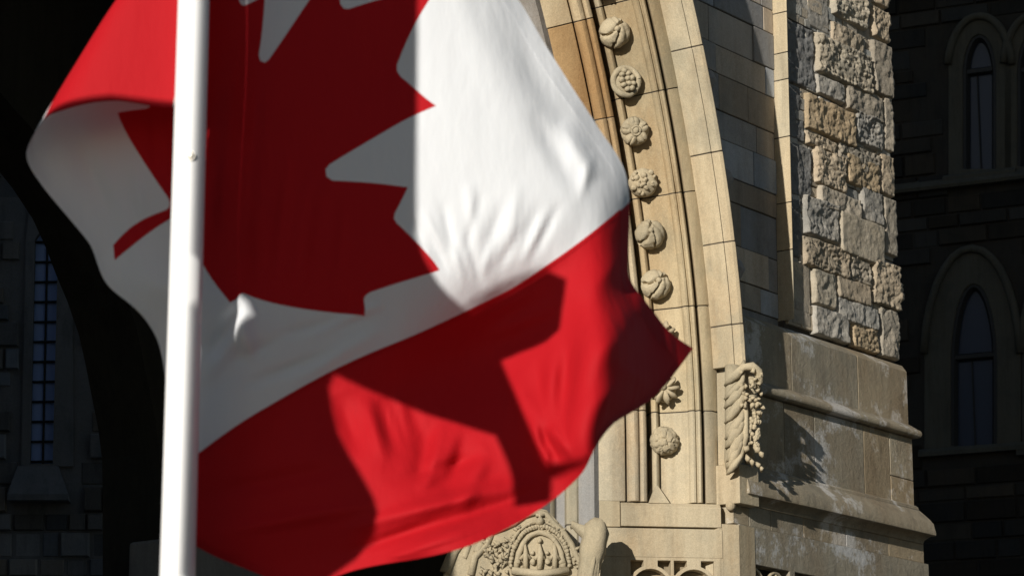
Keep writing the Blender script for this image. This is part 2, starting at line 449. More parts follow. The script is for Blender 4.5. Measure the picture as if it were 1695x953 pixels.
# porch inside: dark side walls, back wall with an inner arch, ceiling
YB = Y0+6.2
ins = MB()
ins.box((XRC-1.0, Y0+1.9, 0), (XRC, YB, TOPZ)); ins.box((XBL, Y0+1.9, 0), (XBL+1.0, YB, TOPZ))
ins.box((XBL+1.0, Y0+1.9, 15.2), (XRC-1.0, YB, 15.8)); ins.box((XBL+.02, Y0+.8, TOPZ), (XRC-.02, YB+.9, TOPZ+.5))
edge_px = [(170,955),(170,815),(169,760),(163,711),(152,656),(141,600),(131,555),(112,500),(93,455),(77,412),(54,362),(21,312),(0,286),(-30,248),(-70,205)]
ep = [wallpt(x, y, 7.0) for x, y in edge_px]
ep = [(p[0], p[2]) for p in ep]
lx = ep[0][0]; apx = ep[-1]
tip = (apx[0]-.35, apx[1]+.22)
leftside = [(2*tip[0]-x, z) for x, z in reversed(ep)]
hole = [(lx, .02)]+ep+[tip]+leftside+[(2*tip[0]-lx, .02)]
if 2*tip[0]-lx < XBL+.1:
    hole = [(max(x, XBL+.3+.0005*i), z) for i, (x, z) in enumerate(hole)]
slab_y(ins, [(XBL, 0), (XRC, 0), (XRC, TOPZ), (XBL, TOPZ)], [hole], YB, YB+.8)
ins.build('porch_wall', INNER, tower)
pr_ = MB(); q0 = wallpt(285, 905, 5.6); q1 = wallpt(470, 905, 5.9)
pr_.box((q0[0], Y0+5.6, 0), (q1[0], YB-.01, float(wallpt(360, 900, 5.6)[2]))); bevel(pr_.build('porch_pier', ASH, tower), .03, 2)

# ---- ashlar between hood and buttress
AX0 = XE-1.35; AX1 = float(wallpt(1284, 250, WB)[0]); ZSET = float(wallpt(1240, 512, WB)[2])
asl = MB()
def ashlar(mb, x0, x1, z0, z1, yf, hmin=.22, hmax=.40, wmin=.40, wmax=1.0, gap=.009, dep=.12, tv=.34, warm=.12, jit=.010, blue=.0):
    z = z0
    while z < z1-.02:
        hh = min(random.uniform(hmin, hmax), z1-z)
        if z1-z-hh < .1: hh = z1-z
        x = x0-random.uniform(0, .4)
        while x < x1-.01:
            w = random.uniform(wmin, wmax)
            if x1-x-w < .14: w = x1-x
            a0, a1 = max(x, x0), min(x+w, x1)
            if a1-a0 > .03:
                d = random.uniform(-jit, jit); t = tone(tv, warm)
                mb.box((a0+gap/2, yf+d, z+gap/2), (a1-gap/2, yf+dep, z+hh-gap/2), t)
            x += w
        z += hh
ashlar(asl, AX0, AX1, ZSET, ZS+6.5, Y0+WB, warm=.14)
# keep only blocks outside the hood circle (others would poke into the opening)
keep = MB()
for k in range(0, len(asl.v), 8):
    blk8 = asl.v[k:k+8]
    mx = max(v[0] for v in blk8); zz = (blk8[0][2]+blk8[6][2])/2
    zz = max(v[2] for v in blk8)
    lim = XC+math.sqrt(max(.01, (RA+.03)**2-max(0, zz-ZS)**2)) if zz-ZS < RA else XM
    x0 = min(v[0] for v in blk8)
    if mx < lim+.03: continue
    b8 = [(max(v[0], lim), v[1], v[2]) for v in blk8]
    keep.add(b8, [(0,3,2,1),(4,5,6,7),(0,1,5,4),(1,2,6,5),(2,3,7,6),(3,0,4,7)], asl.t[k//8*6])
bevel(keep.build('ashlar_wall', ASH, tower), .006, 2)
mo = MB(); mo.box((XE+.05, Y0+WB+.012, ZSET), (AX1, Y0+WB+.1, ZS+6.5)); mo.build('mortar', MORTAR, tower)

# ---- buttress: corner strip + rock-faced stones
BB = .135                                                   # buttress face
sx0 = AX1; sx1 = sx0+.012
st = MB(); z = ZSET+.02; zt = ZS+6.5
cuts = [ZSET-.02]
for y in (408, 330, 222, 128, 84, 18): cuts.append(float(wallpt(1300, y, BB)[2]))
cuts += [cuts[-1]+.4*k for k in range(1, 12)]
for i in range(len(cuts)-1):
    st.box((sx0, Y0+BB, cuts[i]+.004), (sx1, Y0+WB+.3, cuts[i+1]-.004), tone(.08, .04))
bevel(st.build('buttress_edge', SAND, tower), .005, 2)
RB = .215
core = MB(); core.box((sx1-.01, Y0+RB+.03, ZSET-.1), (XRC-.02, Y0+WB+.6, zt)); core.build('buttress_core', MORTAR, tower)
def rock_stone(mb, x0, x1, z0, z1, prot, rough, pock, col, yb=None, corner=False):
    yb = Y0+RB if yb is None else yb
    g = .005; x0 += g; x1 -= g; z0 += g; z1 -= g
    st_ = .011
    nx = max(6, int((x1-x0)/st_)); nz = max(6, int((z1-z0)/st_))
    off = Vector((random.uniform(0, 90), random.uniform(0, 90), random.uniform(0, 90)))
    tilt = (random.uniform(-.3, .3), random.uniform(-.3, .3))
    vs = []
    mw = .009+.006*random.random(); lay = pock > .02; rough *= 1.3
    for j in range(nz+1):
        for i in range(nx+1):
            u, v = i/nx, j/nz; x = x0+(x1-x0)*u; z = z0+(z1-z0)*v
            e = min(u*(x1-x0), v*(z1-z0), (1-v)*(z1-z0), 9 if corner else (1-u)*(x1-x0))
            k = min(1, e/mw); k = k*(2-k)
            p = Vector((x, 0, z))
            n1 = noise.fractal(p*5+off, 1.0, 2.1, 4); n2 = noise.fractal(Vector((x*(7 if lay else 13), 0, z*(36 if lay else 18)))+off, .85, 2.2, 4)
            rg = 1-abs(noise.noise(Vector((x*11, 5, z*15))+off))*2.2
            pk = max(0, noise.noise(Vector((x*26, 9, z*30))+off)-.05)
            y = yb-k*(prot+rough*(n1*.8+n2*.45)+.18*prot*(tilt[0]*(u-.5)*2+tilt[1]*(v-.5)*2)-pock*(pk*1.1+max(0, rg-.75)*.7))
            wx = .010*noise.noise(p*9+off)*(1 if 0 < i < nx else .8); wz = .008*noise.noise(p*8-off)
            xx = x+wx
            if corner and i == nx: xx = x+rough*(n1*1.2+n2*.6)
            vs.append((xx, min(y, yb+.035), z+wz))
    fs = [(j*(nx+1)+i, j*(nx+1)+i+1, (j+1)*(nx+1)+i+1, (j+1)*(nx+1)+i) for j in range(nz) for i in range(nx)]
    # sides: back ring
    n0 = len(vs); ring = [i for i in range(nx+1)]+[(j)*(nx+1)+nx for j in range(1, nz+1)]+[nz*(nx+1)+i for i in range(nx-1, -1, -1)]+[j*(nx+1) for j in range(nz-1, 0, -1)]
    for r in ring: vs.append((vs[r][0], yb+(.35 if corner else .09), vs[r][2]))
    m = len(ring)
    for k in range(m): fs.append((ring[k], ring[(k+1) % m], n0+(k+1) % m, n0+k))
    mb.add(vs, fs, col)
GRY = (.92, .94, .98); BRN = (1.0, .84, .64); WRM = (1.08, .97, .84); PAL = (1.18, 1.13, 1.04); DKB = (.50, .54, .62); MIDC = (.92, .88, .83)  # DKB: shade beside the corner strip, put into the stones' tone
S_ = [ # px left, px right, py top(left), py bottom(left), protrusion, roughness, pocks, colour
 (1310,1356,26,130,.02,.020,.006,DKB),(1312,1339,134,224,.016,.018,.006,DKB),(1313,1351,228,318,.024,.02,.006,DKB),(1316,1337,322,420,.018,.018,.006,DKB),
 (1310,1380,-60,22,.012,.01,.002,GRY),(1382,1440,-70,20,.06,.03,.03,PAL),(1384,1438,32,74,.045,.022,.012,WRM),
 (1357,1446,50,116,.075,.024,.040,PAL),(1358,1404,118,152,.05,.016,.01,GRY),(1406,1466,132,178,.06,.018,.008,MIDC),
 (1340,1420,150,210,.065,.020,.012,BRN),(1422,1468,178,232,.055,.022,.03,GRY),(1341,1392,212,236,.05,.018,.03,WRM),(1394,1462,226,268,.05,.02,.035,MIDC),
 (1354,1405,238,300,.065,.02,.03,WRM),(1407,1460,250,300,.06,.018,.02,BRN),
 (1362,1430,302,340,.06,.016,.01,MIDC),(1432,1466,305,362,.055,.014,.006,GRY),
 (1338,1392,318,384,.06,.024,.012,GRY),(1394,1466,345,416,.075,.010,.003,PAL),
 (1337,1411,386,436,.055,.024,.03,WRM),(1413,1447,410,462,.05,.024,.04,MIDC),
 (1320,1351,426,532,.012,.004,.001,MIDC),(1353,1390,440,500,.05,.016,.006,PAL),(1393,1446,452,490,.05,.012,.004,WRM),(1394,1460,487,526,.05,.016,.006,GRY),
 (1354,1411,502,556,.055,.016,.004,GRY),(1418,1461,530,578,.045,.022,.03,BRN),
]
Q_ = [ (1452,1481,-60,2,.04,.02,.01,WRM),(1450,1480,6,58,.055,.024,.02,WRM),(1449,1481,62,150,.07,.016,.004,MIDC),(1468,1484,154,246,.05,.014,.01,MIDC),
 (1463,1488,250,318,.05,.016,.006,WRM),(1468,1490,322,418,.055,.014,.006,MIDC),(1450,1491,424,500,.075,.026,.01,WRM),(1464,1493,504,592,.05,.016,.01,MIDC)]
rk = MB()
for tbl, cr in ((S_, False), (Q_, True)):
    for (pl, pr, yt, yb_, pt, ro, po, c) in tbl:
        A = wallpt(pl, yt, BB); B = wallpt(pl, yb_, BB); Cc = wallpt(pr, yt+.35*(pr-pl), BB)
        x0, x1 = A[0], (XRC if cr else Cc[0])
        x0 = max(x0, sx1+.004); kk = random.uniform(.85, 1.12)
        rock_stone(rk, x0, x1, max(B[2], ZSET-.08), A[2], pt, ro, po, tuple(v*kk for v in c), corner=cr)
zz = float(wallpt(1380, -72, BB)[2])+.03                    # more of the same above the picture
while zz < zt:
    hh = random.uniform(.2, .36); x = sx1+.005
    while x < XRC-.05:
        w = random.uniform(.25, .5); w = XRC-x if XRC-x-w < .2 else w
        rock_stone(rk, x, x+w, zz, zz+hh, .05, .02, .015, random.choice((GRY, WRM, MIDC, PAL, BRN)), corner=x+w > XRC-.01); x += w
    zz += hh
# small filler stones behind the gaps
fx = MB()
rk.build('rock_faced_stonework', ROCK, tower, smooth=True)
fl = MB(); ashlar(fl, sx1+.01, XRC-.012, ZSET-.05, zt, Y0+RB-.006, .08, .16, .1, .3, .012, .05, .25, .1, .012)
bevel(fl.build('filler_stonework', ROCK, tower), .006, 2)

# ---- set-off, plain band, string courses, lower wall
B1, B2, B3 = .02, -.02, -.07
def _cx(px, py, b): return float(wallpt(px, py, b)[0])
CXS = [(B1, _cx(1502, 640, B1)), (B2, _cx(1512, 790, B2)), (B3, _cx(1530, 930, B3))]
def corner_of(B):
    cb_ = [c for q, c in CXS if q == B][0]
    return lambda b: cb_+(B-b)*.5
def cornerx(b): return [c for q, c in CXS if q == b][0]
def zw(px, py, b): return float(wallpt(px, py, b)[2])
def course(mb, prof, x0, xr_of, tn, ends=True):
    """profile of (b,z) swept along the front and returned round the right corner; xr_of(b) = x of the corner for depth b"""
    n = len(prof); vs = []
    for (b, z) in prof: vs.append((x0, Y0+b, z))
    for (b, z) in prof: vs.append((xr_of(b), Y0+b, z))
    for (b, z) in prof: vs.append((xr_of(b), Y0+3.0, z))
    fs = []
    for r in (0, 1):
        for k in range(n):
            k2 = (k+1) % n; fs.append((r*n+k, r*n+k2, (r+1)*n+k2, (r+1)*n+k))
    fs.append(tuple(range(n))); fs.append(tuple(2*n+k for k in range(n)))
    mb.add(vs, fs, tn)
HX = XE+.07                                                 # just outside the hood
zb1 = zw(1400, 583, B1); z_s1t = zw(1400, 676, B1)
c1 = MB()
xj = [float(wallpt(p, 600, B1)[0]) for p in (1232, 1310, 1419)]
xs = [HX]+xj[1:]
for i in range(3):
    xa = xs[i]; xb = xs[i+1] if i < 2 else None
    tn = tone(.1, .05)
    prof = [(B1, z_s1t-.02), (B1, zb1), (BB+.02, zb1+.10), (WB+.05, zb1+.16), (WB+.05, z_s1t-.02)]
    if xb: 
        n = len(prof); vs = [(xa+.002, Y0+b, z) for b, z in prof]+[(xb-.003, Y0+b, z) for b, z in prof]
        c1.add(vs, [(k, (k+1) % n, n+(k+1) % n, n+k) for k in range(n)]+[tuple(range(n)), tuple(n+k for k in range(n))], tn)
    else: course(c1, prof, xa+.003, lambda b: cornerx(B1) if b < BB else XRC-.0, tn)
bevel(c1.build('set_off_course', TRIM, tower), .008, 2)
# string course 1
zt1 = zw(1400, 681, B1); 
def roll(b0, p, ztop, hgt, n=7):
    """weathered top, round nose, undercut"""
    pts = [(b0+.03, ztop+.055), (b0-.004, ztop+.05)]
    r = hgt*.36; cb = b0-p+r; cz = ztop-r*1.15
    for t in np.linspace(math.pi*.42, -math.pi*.55, n): pts.append((cb-r*math.cos(t), cz+r*math.sin(t)))
    pts += [(b0-p*.35, cz-r*.85), (b0, cz-r*1.35), (b0+.03, cz-r*1.35)]
    return pts
sc1 = MB(); xs1 = float(wallpt(1258, 645, B1-.12)[0])
pr1 = roll(B1, .115, zt1, .115)
course(sc1, pr1, xs1, corner_of(B1), (1, 1, 1))
bevel(sc1.build('string_course', TRIM, tower, smooth=45), .006, 2)
z_p2t = min(z for b, z in pr1)+.01
# panel band between the two string courses
zt2 = zw(1400, 818, B2)
pb = MB()
xs = [HX]+[float(wallpt(p, 780, B2)[0]) for p in (1300, 1350, 1431, 1474)]
for i in range(5):
    if i < 4: pb.box((xs[i]+.003, Y0+B2+random.uniform(0, .003), zt2-.03), (xs[i+1]-.003, Y0+B2+.3, z_p2t), tone(.22, .08))
    else:
        zm = zw(1490, 790, B2)
        for za, zb in ((zt2-.03, zm-.003), (zm+.003, z_p2t)): pb.box((xs[i]+.003, Y0+B2, za), (cornerx(B2), Y0+3, zb), tone(.22, .08))
bevel(pb.build('panel_band', TRIM, tower), .008, 2)
# string course 2 : small roll, sloping weathering, drip
sc2 = MB(); xs2 = XE+.12
zc = zt2
pr2 = [(B2+.03, zc+.05), (B2-.02, zc+.05), (B2-.055, zc+.035), (B2-.06, zc+.005), (B2-.075, zc-.002), (B2-.20, zc-.085), (B2-.25, zc-.13), (B2-.27, zc-.19), (B2-.28, zc-.225), (B2-.275, zc-.245), (B2-.19, zc-.25), (B2-.12, zc-.285), (B2-.10, zc-.32), (B2+.03, zc-.32)]
pr2 = [(B2+(b-B2)*.64 if b < B2 else b, z) for b, z in pr2]
course(sc2, pr2, xs2, corner_of(B2), (1, 1, 1))
bevel(sc2.build('string_course', TRIM, tower, smooth=35), .006, 2)
# wall below
lw = MB(); zl = zc-.31; zq = zw(1400, 905, B3)
xs = [XE+.05]+[float(wallpt(p, 880, B3)[0]) for p in (1240, 1276, 1330, 1400, 1470)]
for i in range(6):
    hi = (xs[i+1]-.003) if i < 5 else cornerx(B3)
    lw.box((xs[i]+.003, Y0+B3, zq+.003), (hi, Y0+B3+.4 if i < 5 else Y0+3, zl), tone(.14, .05))
bevel(lw.build('lower_wall', TRIM, tower), .008, 2)
lw2 = MB()
xa, xb = XE+.10, cornerx(B3)+.03
ztp = zw(1235, 932, B3); 
hx0, hx1 = float(wallpt(1231, 940, B3)[0]), float(wallpt(1302, 940, B3)[0])
hx2 = hx1+.09; hx3 = hx2+(hx1-hx0)
def trac(x0, x1):
    c = (x0+x1)/2; w = (x1-x0)
    return [(x0, 2.6), (x1, 2.6), (x1, ztp), (x0, ztp)]
slab_y(lw2, [(xa, 0), (xb, 0), (xb, zq-.003), (xa, zq-.003)], [trac(hx0, hx1), trac(hx2, hx3)], Y0+B3-.03, Y0+B3+.12, tone(.05))
lw2.box((xa+.01, Y0+B3+.12, 0), (xb-.01, Y0+.9, zq-.01), (.12, .12, .12))  # back of the sunk panels: recess shade painted as a dark tone
lw2.box((XRC-.2, Y0+.9, 0), (xb-.01, Y0+3, zq-.01), (.6, .6, .6))
bevel(lw2.build('lower_wall', TRIM, tower), .006, 2)
# cusped tracery in the sunk panels
for x0 in (hx0, hx2):
    tm = MB(); w = hx1-hx0; yy = Y0+B3+.01
    for sg in (-1, 1):
        cx_ = x0+w/2+sg*w*.25
        pts = [(cx_+w*.22*math.cos(t), yy, ztp-.20+w*.24*math.sin(t)) for t in np.linspace(0, math.pi, 13)]
        tm.tube(pts, .016, 8)
        tm.tube([(cx_-w*.22, yy, 2.6), (cx_-w*.22, yy, ztp-.2)], .016, 8); tm.tube([(cx_+w*.22, yy, 2.6), (cx_+w*.22, yy, ztp-.2)], .016, 8)
        for k in (-1, 0, 1): tm.ball((cx_+k*.05, yy, ztp-.07-abs(k)*.04), (.022, .02, .03))
    tm.build('panel_tracery', CARVE, tower, smooth=True)

# ---- carved bosses along the arch
def boss_axes(px, py):
    s = zstat(py, px); a, b = sh2ab(px, 0)
    er, _, ph = arch_frame(s)
    c = arch_pt(a, b, s); ey = np.array([0, 1.0, 0])
    sx = (er-ey)/2**.5; nz = -(er+ey)/2**.5; ty = np.array([-math.sin(ph), 0, math.cos(ph)])
    return c, sx, ty, nz
def boss(px_base, py, kind, rpx, label, rot=0.0):
    c, sx, ty, nz = boss_axes(px_base, py)
    cr, sr = math.cos(rot), math.sin(rot); u = sx*cr+ty*sr; v = -sx*sr+ty*cr
    A = np.array([u, v, nz]); r = rpx*KPX; c = c+nz*(-7*KPX)
    mb = MB(); P = lambda x, y, z: c+u*x*r+v*y*r+nz*z*r
    def groove(d, k):
        g = 0
        for (gx, gy) in k:
            g += math.exp(-((d[0]*gx+d[1]*gy)/.10)**2)
        return g
    if kind == 'bud':                                      # ball of leaves folded over, split by curved furrows
        def fn(d):
            x, y, z = d
            f1 = math.exp(-((x+.45*y*y-.18-.25*y)/.07)**2)*(1 if y < .15 else .25)
            f2 = math.exp(-((y-.28-.35*math.sin(2.4*x))/.075)**2)
            ang = math.atan2(y, x); f3 = .25*math.exp(-((x-.62+.3*y*y)/.08)**2)
            return 1.0-.36*(max(f1, f2)+f3)*(1 if z > -.1 else 0)+.03*noise.noise(Vector(d)*4+Vector((py, 0, 0)))
        mb.ball(c, (r*1.03, r*1.03, r*.85), A, 48, 32, fn=fn); mb.ball(P(.08, .2, .72), r*.2, A, 12, 8)
    elif kind == 'berries':
        ring = [P(.92*math.cos(t), .98*math.sin(t), .25) for t in np.linspace(0, 2*math.pi, 33)]
        mb.ball(c, (r*.95, r, r*.5), A, 24, 16)
        mb.tube([P(.86*math.cos(t), .92*math.sin(t), .28+.1*math.cos(3*t)) for t in np.linspace(0, 2*math.pi, 29)], r*.2, 10)
        for (x, y) in ((-.22,.5),(.22,.5),(-.3,.15),(.12,.18),(.42,.15),(-.25,-.2),(.15,-.17),(.42,-.22),(-.05,-.52),(.28,-.52),(0,.72)):
            mb.ball(P(x, y, .52), (r*.22, r*.2, r*.24), A, 10, 8)
    elif kind == 'flower':
        mb.ball(c, (r*.98, r*.98, r*.5), A, 28, 16)
        n = 5
        for k in range(n):
            t = 2*math.pi*k/n+.3; cx_, cy_ = .56*math.cos(t), .56*math.sin(t)
            ax2 = np.array([u*math.cos(t)+v*math.sin(t), -u*math.sin(t)+v*math.cos(t), nz])
            mb.ball(P(cx_, cy_, .3), (r*.46, r*.40, r*.36), ax2, 20, 12, fn=lambda d: 1-.3*math.exp(-(d[1]/.16)**2)*(d[2] > 0)*(d[0] > -.2))
        mb.tube([P(.3*math.cos(t), .3*math.sin(t), .62) for t in np.linspace(0, 2*math.pi, 19)], r*.09, 8)
        mb.ball(P(0, 0, .56), r*.24, A, 14, 10)
    elif kind == 'cluster':
        mb.ball(c, (r*1.0, r*1.0, r*.62), A, 24, 14, fn=lambda d: 1+.06*noise.noise(Vector(d)*3))
        rs = random.Random(int(py))
        for k in range(22):
            t = rs.uniform(0, 2*math.pi); q = math.sqrt(rs.random())*.85
            mb.ball(P(q*math.cos(t), q*math.sin(t), .62-.35*q*q), (r*rs.uniform(.13, .24),)*2+(r*.2,), A, 9, 7)
    elif kind == 'leafball':
        mb.ball(c, (r*.9, r*.9, r*.62), A, 24, 14)
        for k in range(9):
            t = 2*math.pi*k/9+.2
            pts = [P(q*math.cos(t+.25*q), q*math.sin(t+.25*q), .62-.1*q*q-.55*max(0, q-.7)) for q in (.12, .4, .7, .98, 1.1)]
            mb.tube(pts, [(r*.08, r*.08), (r*.2, r*.14), (r*.24, r*.16), (r*.16, r*.12), (r*.03, r*.03)], 8)
        mb.ball(P(-.1, .1, .68), r*.26, A, 12, 8)
    elif kind == 'chipped':
        def fn(d):
            cell = noise.voronoi(Vector((d[0]*1.9+py, d[1]*1.9, d[2]*.6)))[0]; e = cell[1]-cell[0]
            return 1.0-.15*math.exp(-(e/.10)**2)+.02*noise.noise(Vector(d)*6)
        mb.ball(c, (r, r, r*.75), A, 48, 30, fn=fn)
    roughen(mb, .008, 22, py*.01)
    o = mb.build('carved_boss', CARVE, tower, smooth=60); setp(o, label)
    return o
boss(1103, -26, 'cluster', 22, 'clustered round boss at the picture top')
boss(1103, 54, 'bud', 25, 'bud shaped boss split by curved furrows, topmost whole one')
boss(1103, 135, 'berries', 24, 'cup shaped boss holding a bunch of berries')
boss(1103, 217, 'flower', 24, 'flower boss with round centre')
boss(1103, 302, 'cluster', 24, 'boss of crowded small petals')
boss(1103, 387, 'bud', 24, 'bud boss with crossed furrows', .6)
boss(1103, 470, 'bud', 24, 'bud boss split by one bold curved furrow', -.15)
boss(1103, 556, 'leafball', 24, 'leafy boss hidden behind the flag corner')
boss(1103, 643, 'leafball', 24, 'spiky leafy boss half covered by flag', .3)
boss(1103, 728, 'chipped', 24, 'lowest round boss with chipped face')
# small sloped stop at the foot of the stem
fo = MB(); a0 = [SPw(1074, zrow(833), 5), SPw(1108, zrow(833), 5), SPw(1108, zrow(833), -26), SPw(1074, zrow(833), -28), SPw(1090, zrow(798), -12), SPw(1084, zrow(798), -20)]
fo.add(a0, [(0, 1, 4), (1, 2, 4), (2, 5, 4), (2, 3, 5), (3, 0, 4, 5), (0, 3, 2, 1)]); fo.build('moulding_stop', SAND, tower)
# ball flowers on the shaded outer side of the hood
for py in (-5, 140, 300, 446):
    s = zstat(py, 1195); c = arch_pt(.31, -.04, s); mb = MB()
    mb.tube([c, c+np.array([.0, .44, 0])], .05, 12); mb.ball(c, (.085, .10, .10), None, 20, 14, fn=lambda d: 1+.07*math.cos(4*math.atan2(d[2], d[0])))
    mb.build('ball_flower', ASH, tower, smooth=True)

# ---- leafy corbel at the foot of the hood
cb = MB()
HN = NS; 
def CP(px, py, hpx): return SP(px, py, hpx*KPX)
def leafbody(d):
    return 1+.05*noise.noise(Vector(d)*5)
cb.tube([CP(1212, 610, 14), CP(1210, 640, 20), CP(1210, 690, 22), CP(1210, 730, 21), CP(1208, 765, 14), CP(1206, 786, 4)], [(15*KPX, 12*KPX), (15*KPX, 15*KPX), (14*KPX, 16*KPX), (14*KPX, 16*KPX), (12*KPX, 13*KPX), (4*KPX, 5*KPX)], 18, flat=NS)
cb.tube([CP(1236, 616, 10), CP(1238, 660, 12), CP(1240, 720, 10), CP(1240, 768, 2)], [(15*KPX, 16*KPX), (13*KPX, 14*KPX), (13*KPX, 16*KPX), (8*KPX, 10*KPX)], 14, flat=NS)
_r = random.Random(3)
for q_, (y0_, ln, w_) in enumerate(((642,34,8),(661,36,8),(681,40,9),(703,44,9),(724,46,9),(745,50,8.5),(765,52,8),(780,50,7),(788,44,5.5))):
    k_ = min(1, max(0, (y0_-690)/90)); y0_ += _r.uniform(-5, 5); ln *= _r.uniform(.8, 1.2); w_ *= _r.uniform(.8, 1.2)
    pts = [CP(1224, y0_-ln, 36), CP(1219-3*k_, y0_-ln*.62, 42), CP(1209-2*k_, y0_-ln*.3, 42), CP(1200+2*k_, y0_-3, 36), CP(1192.5+4*k_, y0_+4, 27)]
    cb.tube(pts, [(2*KPX, 2*KPX), (w_*.7*KPX, 5*KPX), (w_*.95*KPX, 6*KPX), (w_*.7*KPX, 5*KPX), (1*KPX, 1*KPX)], 12, flat=NS)
# midrib stems sweeping down
cb.tube([CP(1222, 650, 34), CP(1226, 690, 40), CP(1225, 730, 41), CP(1216, 768, 36), (CP(1203, 785, 28))], [4*KPX, 5*KPX, 5.5*KPX, 5*KPX, 2*KPX], 10, flat=NS)
# curled top leaf, small lobes and the bunch of berries below
cb.tube([CP(1213, 622, 34), CP(1222, 616, 42), CP(1235, 615, 44), CP(1246, 622, 40), CP(1249, 638, 36), CP(1246, 650, 32)], [(3*KPX, 4*KPX), (6*KPX, 7*KPX), (8*KPX, 8*KPX), (7*KPX, 8*KPX), (6*KPX, 6*KPX), (2*KPX, 3*KPX)], 12, flat=NS)
rs = random.Random(5)
for k in range(34):
    x = rs.uniform(1214, 1248); y = rs.uniform(622, 690); an = rs.uniform(-.6, 2.2); ln = rs.uniform(6, 13); w = rs.uniform(2.6, 5)
    hb = 36+8*math.cos((x-1231)/14)
    cb.tube([CP(x, y, hb-3), CP(x+ln*.5*math.cos(an), y+ln*.5*math.sin(an), hb+5), CP(x+ln*math.cos(an), y+ln*math.sin(an), hb-2)], [1.2*KPX, w*KPX, 1*KPX], 9, flat=NS)
for k in range(52):
    y = rs.uniform(688, 744); x = 1238+rs.uniform(-12, 13)*(1-.25*(y-690)/52)
    cb.ball(CP(x, y, 28+9*math.cos((x-1238)/10)), (rs.uniform(2.4, 4.4)*KPX, rs.uniform(2.4, 4.4)*KPX, rs.uniform(2.6, 4.8)*KPX), None, 9, 7)
for (x, y, dx, dy, w) in ((1230,742,-8,14,7),(1240,746,10,10,6),(1248,752,8,12,5),(1228,758,2,14,5),(1244,772,5,8,4),(1251,778,2,8,3.5),(1235,764,3,14,4)):
    cb.tube([CP(x, y, 34), CP(x+dx*.5, y+dy*.5, 40), CP(x+dx, y+dy, 34)], [2*KPX, w*KPX, 1.5*KPX], 9, flat=NS)
roughen(cb, .012, 20)
setp(cb.build('leafy_corbel', CARVE, tower, smooth=True), 'carved corbel of leaf fronds and grapes')
cbk = MB()
c_ = [SP(1197, 772, 8*KPX), SP(1219, 772, 14*KPX)]
z1c, z0c = zrow(770, 1215), zrow(835, 1215)
def prism(mb, pts2, z0, z1, tn=(1, 1, 1)):
    n = len(pts2); vs = [(x, y, z0) for x, y in pts2]+[(x, y, z1) for x, y in pts2]
    mb.add(vs, [(k, (k+1) % n, n+(k+1) % n, n+k) for k in range(n)]+[tuple(range(n)), tuple(n+k for k in range(n))], tn)
pA = CP(1197, 800, 4)
prism(cbk, [(pA[0], pA[1]), (pA[0]+.02, pA[1]-.15), (pA[0]+.31, pA[1]-.16), (pA[0]+.31, Y0+.1), (pA[0], Y0+.1)], z0c, z1c)
prism(cbk, [(XE+.012, Y0+.05), (XE+.012, Y0-.04), (XE+.2, Y0-.04), (XE+.2, Y0+.05)], z1c+.004, zrow(616, 1205))
pD = CP(1200, 840, 6)
cbk.ball(CP(1208, 837, 6), (8*KPX, 8*KPX, 9*KPX), None, 14, 10)
bevel(cbk.build('corbel_block', SAND, tower), .005, 2)
# splayed shoulder right of the base panel
shl = MB()
zA = zq+.01
q0 = SPw(1186, zA, 7.5); xk = XE+.085
prism(shl, [(q0[0], q0[1]), (xk, Y0+B3-.034), (xk+.25, Y0+B3-.034), (xk+.25, Y0+.3), (q0[0], Y0+.3)], 0, zA-.02)
shl.build('jamb_shoulder', SAND, tower)

# ------------------------------------------------------------------ heraldic carving in front of the jamb
ped0 = CP(865, 1010, 20)
her = empty('heraldic_carving', (float(ped0[0]), float(ped0[1]), 0), 'carved stone cartouche with royal crown relief standing before the jamb', 'carving')
pd = MB(); bx = CP(860, 1040, 10)
prism(pd, [tuple(CP(735, 1010, 40)[:2]), tuple(CP(985, 1010, 40)[:2]), tuple(CP(985, 1010, -50)[:2]), tuple(CP(735, 1010, -50)[:2])], 0, float(CP(860, 1010, 0)[2]))
pd.build('pedestal', SAND, her)
oc = [(728,960),(741,915),(756,898),(775,905),(785,893),(800,905),(812,884),(826,872),(842,868),(856,856),(876,849),(896,853),(909,866),(925,883),(938,902),(946,926),(968,953),(985,1010),(726,1010)]
pl = MB()
poly_slab(pl, oc, [], lambda x, y: CP(x, y, 62), -NS*(-0) - NS*(24*KPX))
bevel(pl.build('cartouche', CARVE, her), .012, 3)
# scroll border
sb = MB()
path = [(770,960),(778,930),(797,912),(806,892),(824,882),(842,876),(858,862),(877,856),(895,861),(906,874),(922,890),(934,908),(944,930),(960,955)]
sb.tube([CP(x, y, 64) for x, y in path], [(5*KPX, 5*KPX)]*len(path), 10, flat=NS)
sb.tube([CP(x, y, 60) for x, y in ((730,955),(744,920),(758,902),(768,912),(762,930),(752,925))], [9*KPX, 8*KPX, 8*KPX, 6*KPX, 5*KPX, 3*KPX], 10, flat=NS)
sb.tube([CP(x, y, 62) for x, y in ((780,925),(790,905),(800,912),(796,930))], [6*KPX, 6*KPX, 5*KPX, 3*KPX], 10, flat=NS)
roughen(sb, .02, 12)
sb.build('scroll_border', CARVE, her, smooth=True)
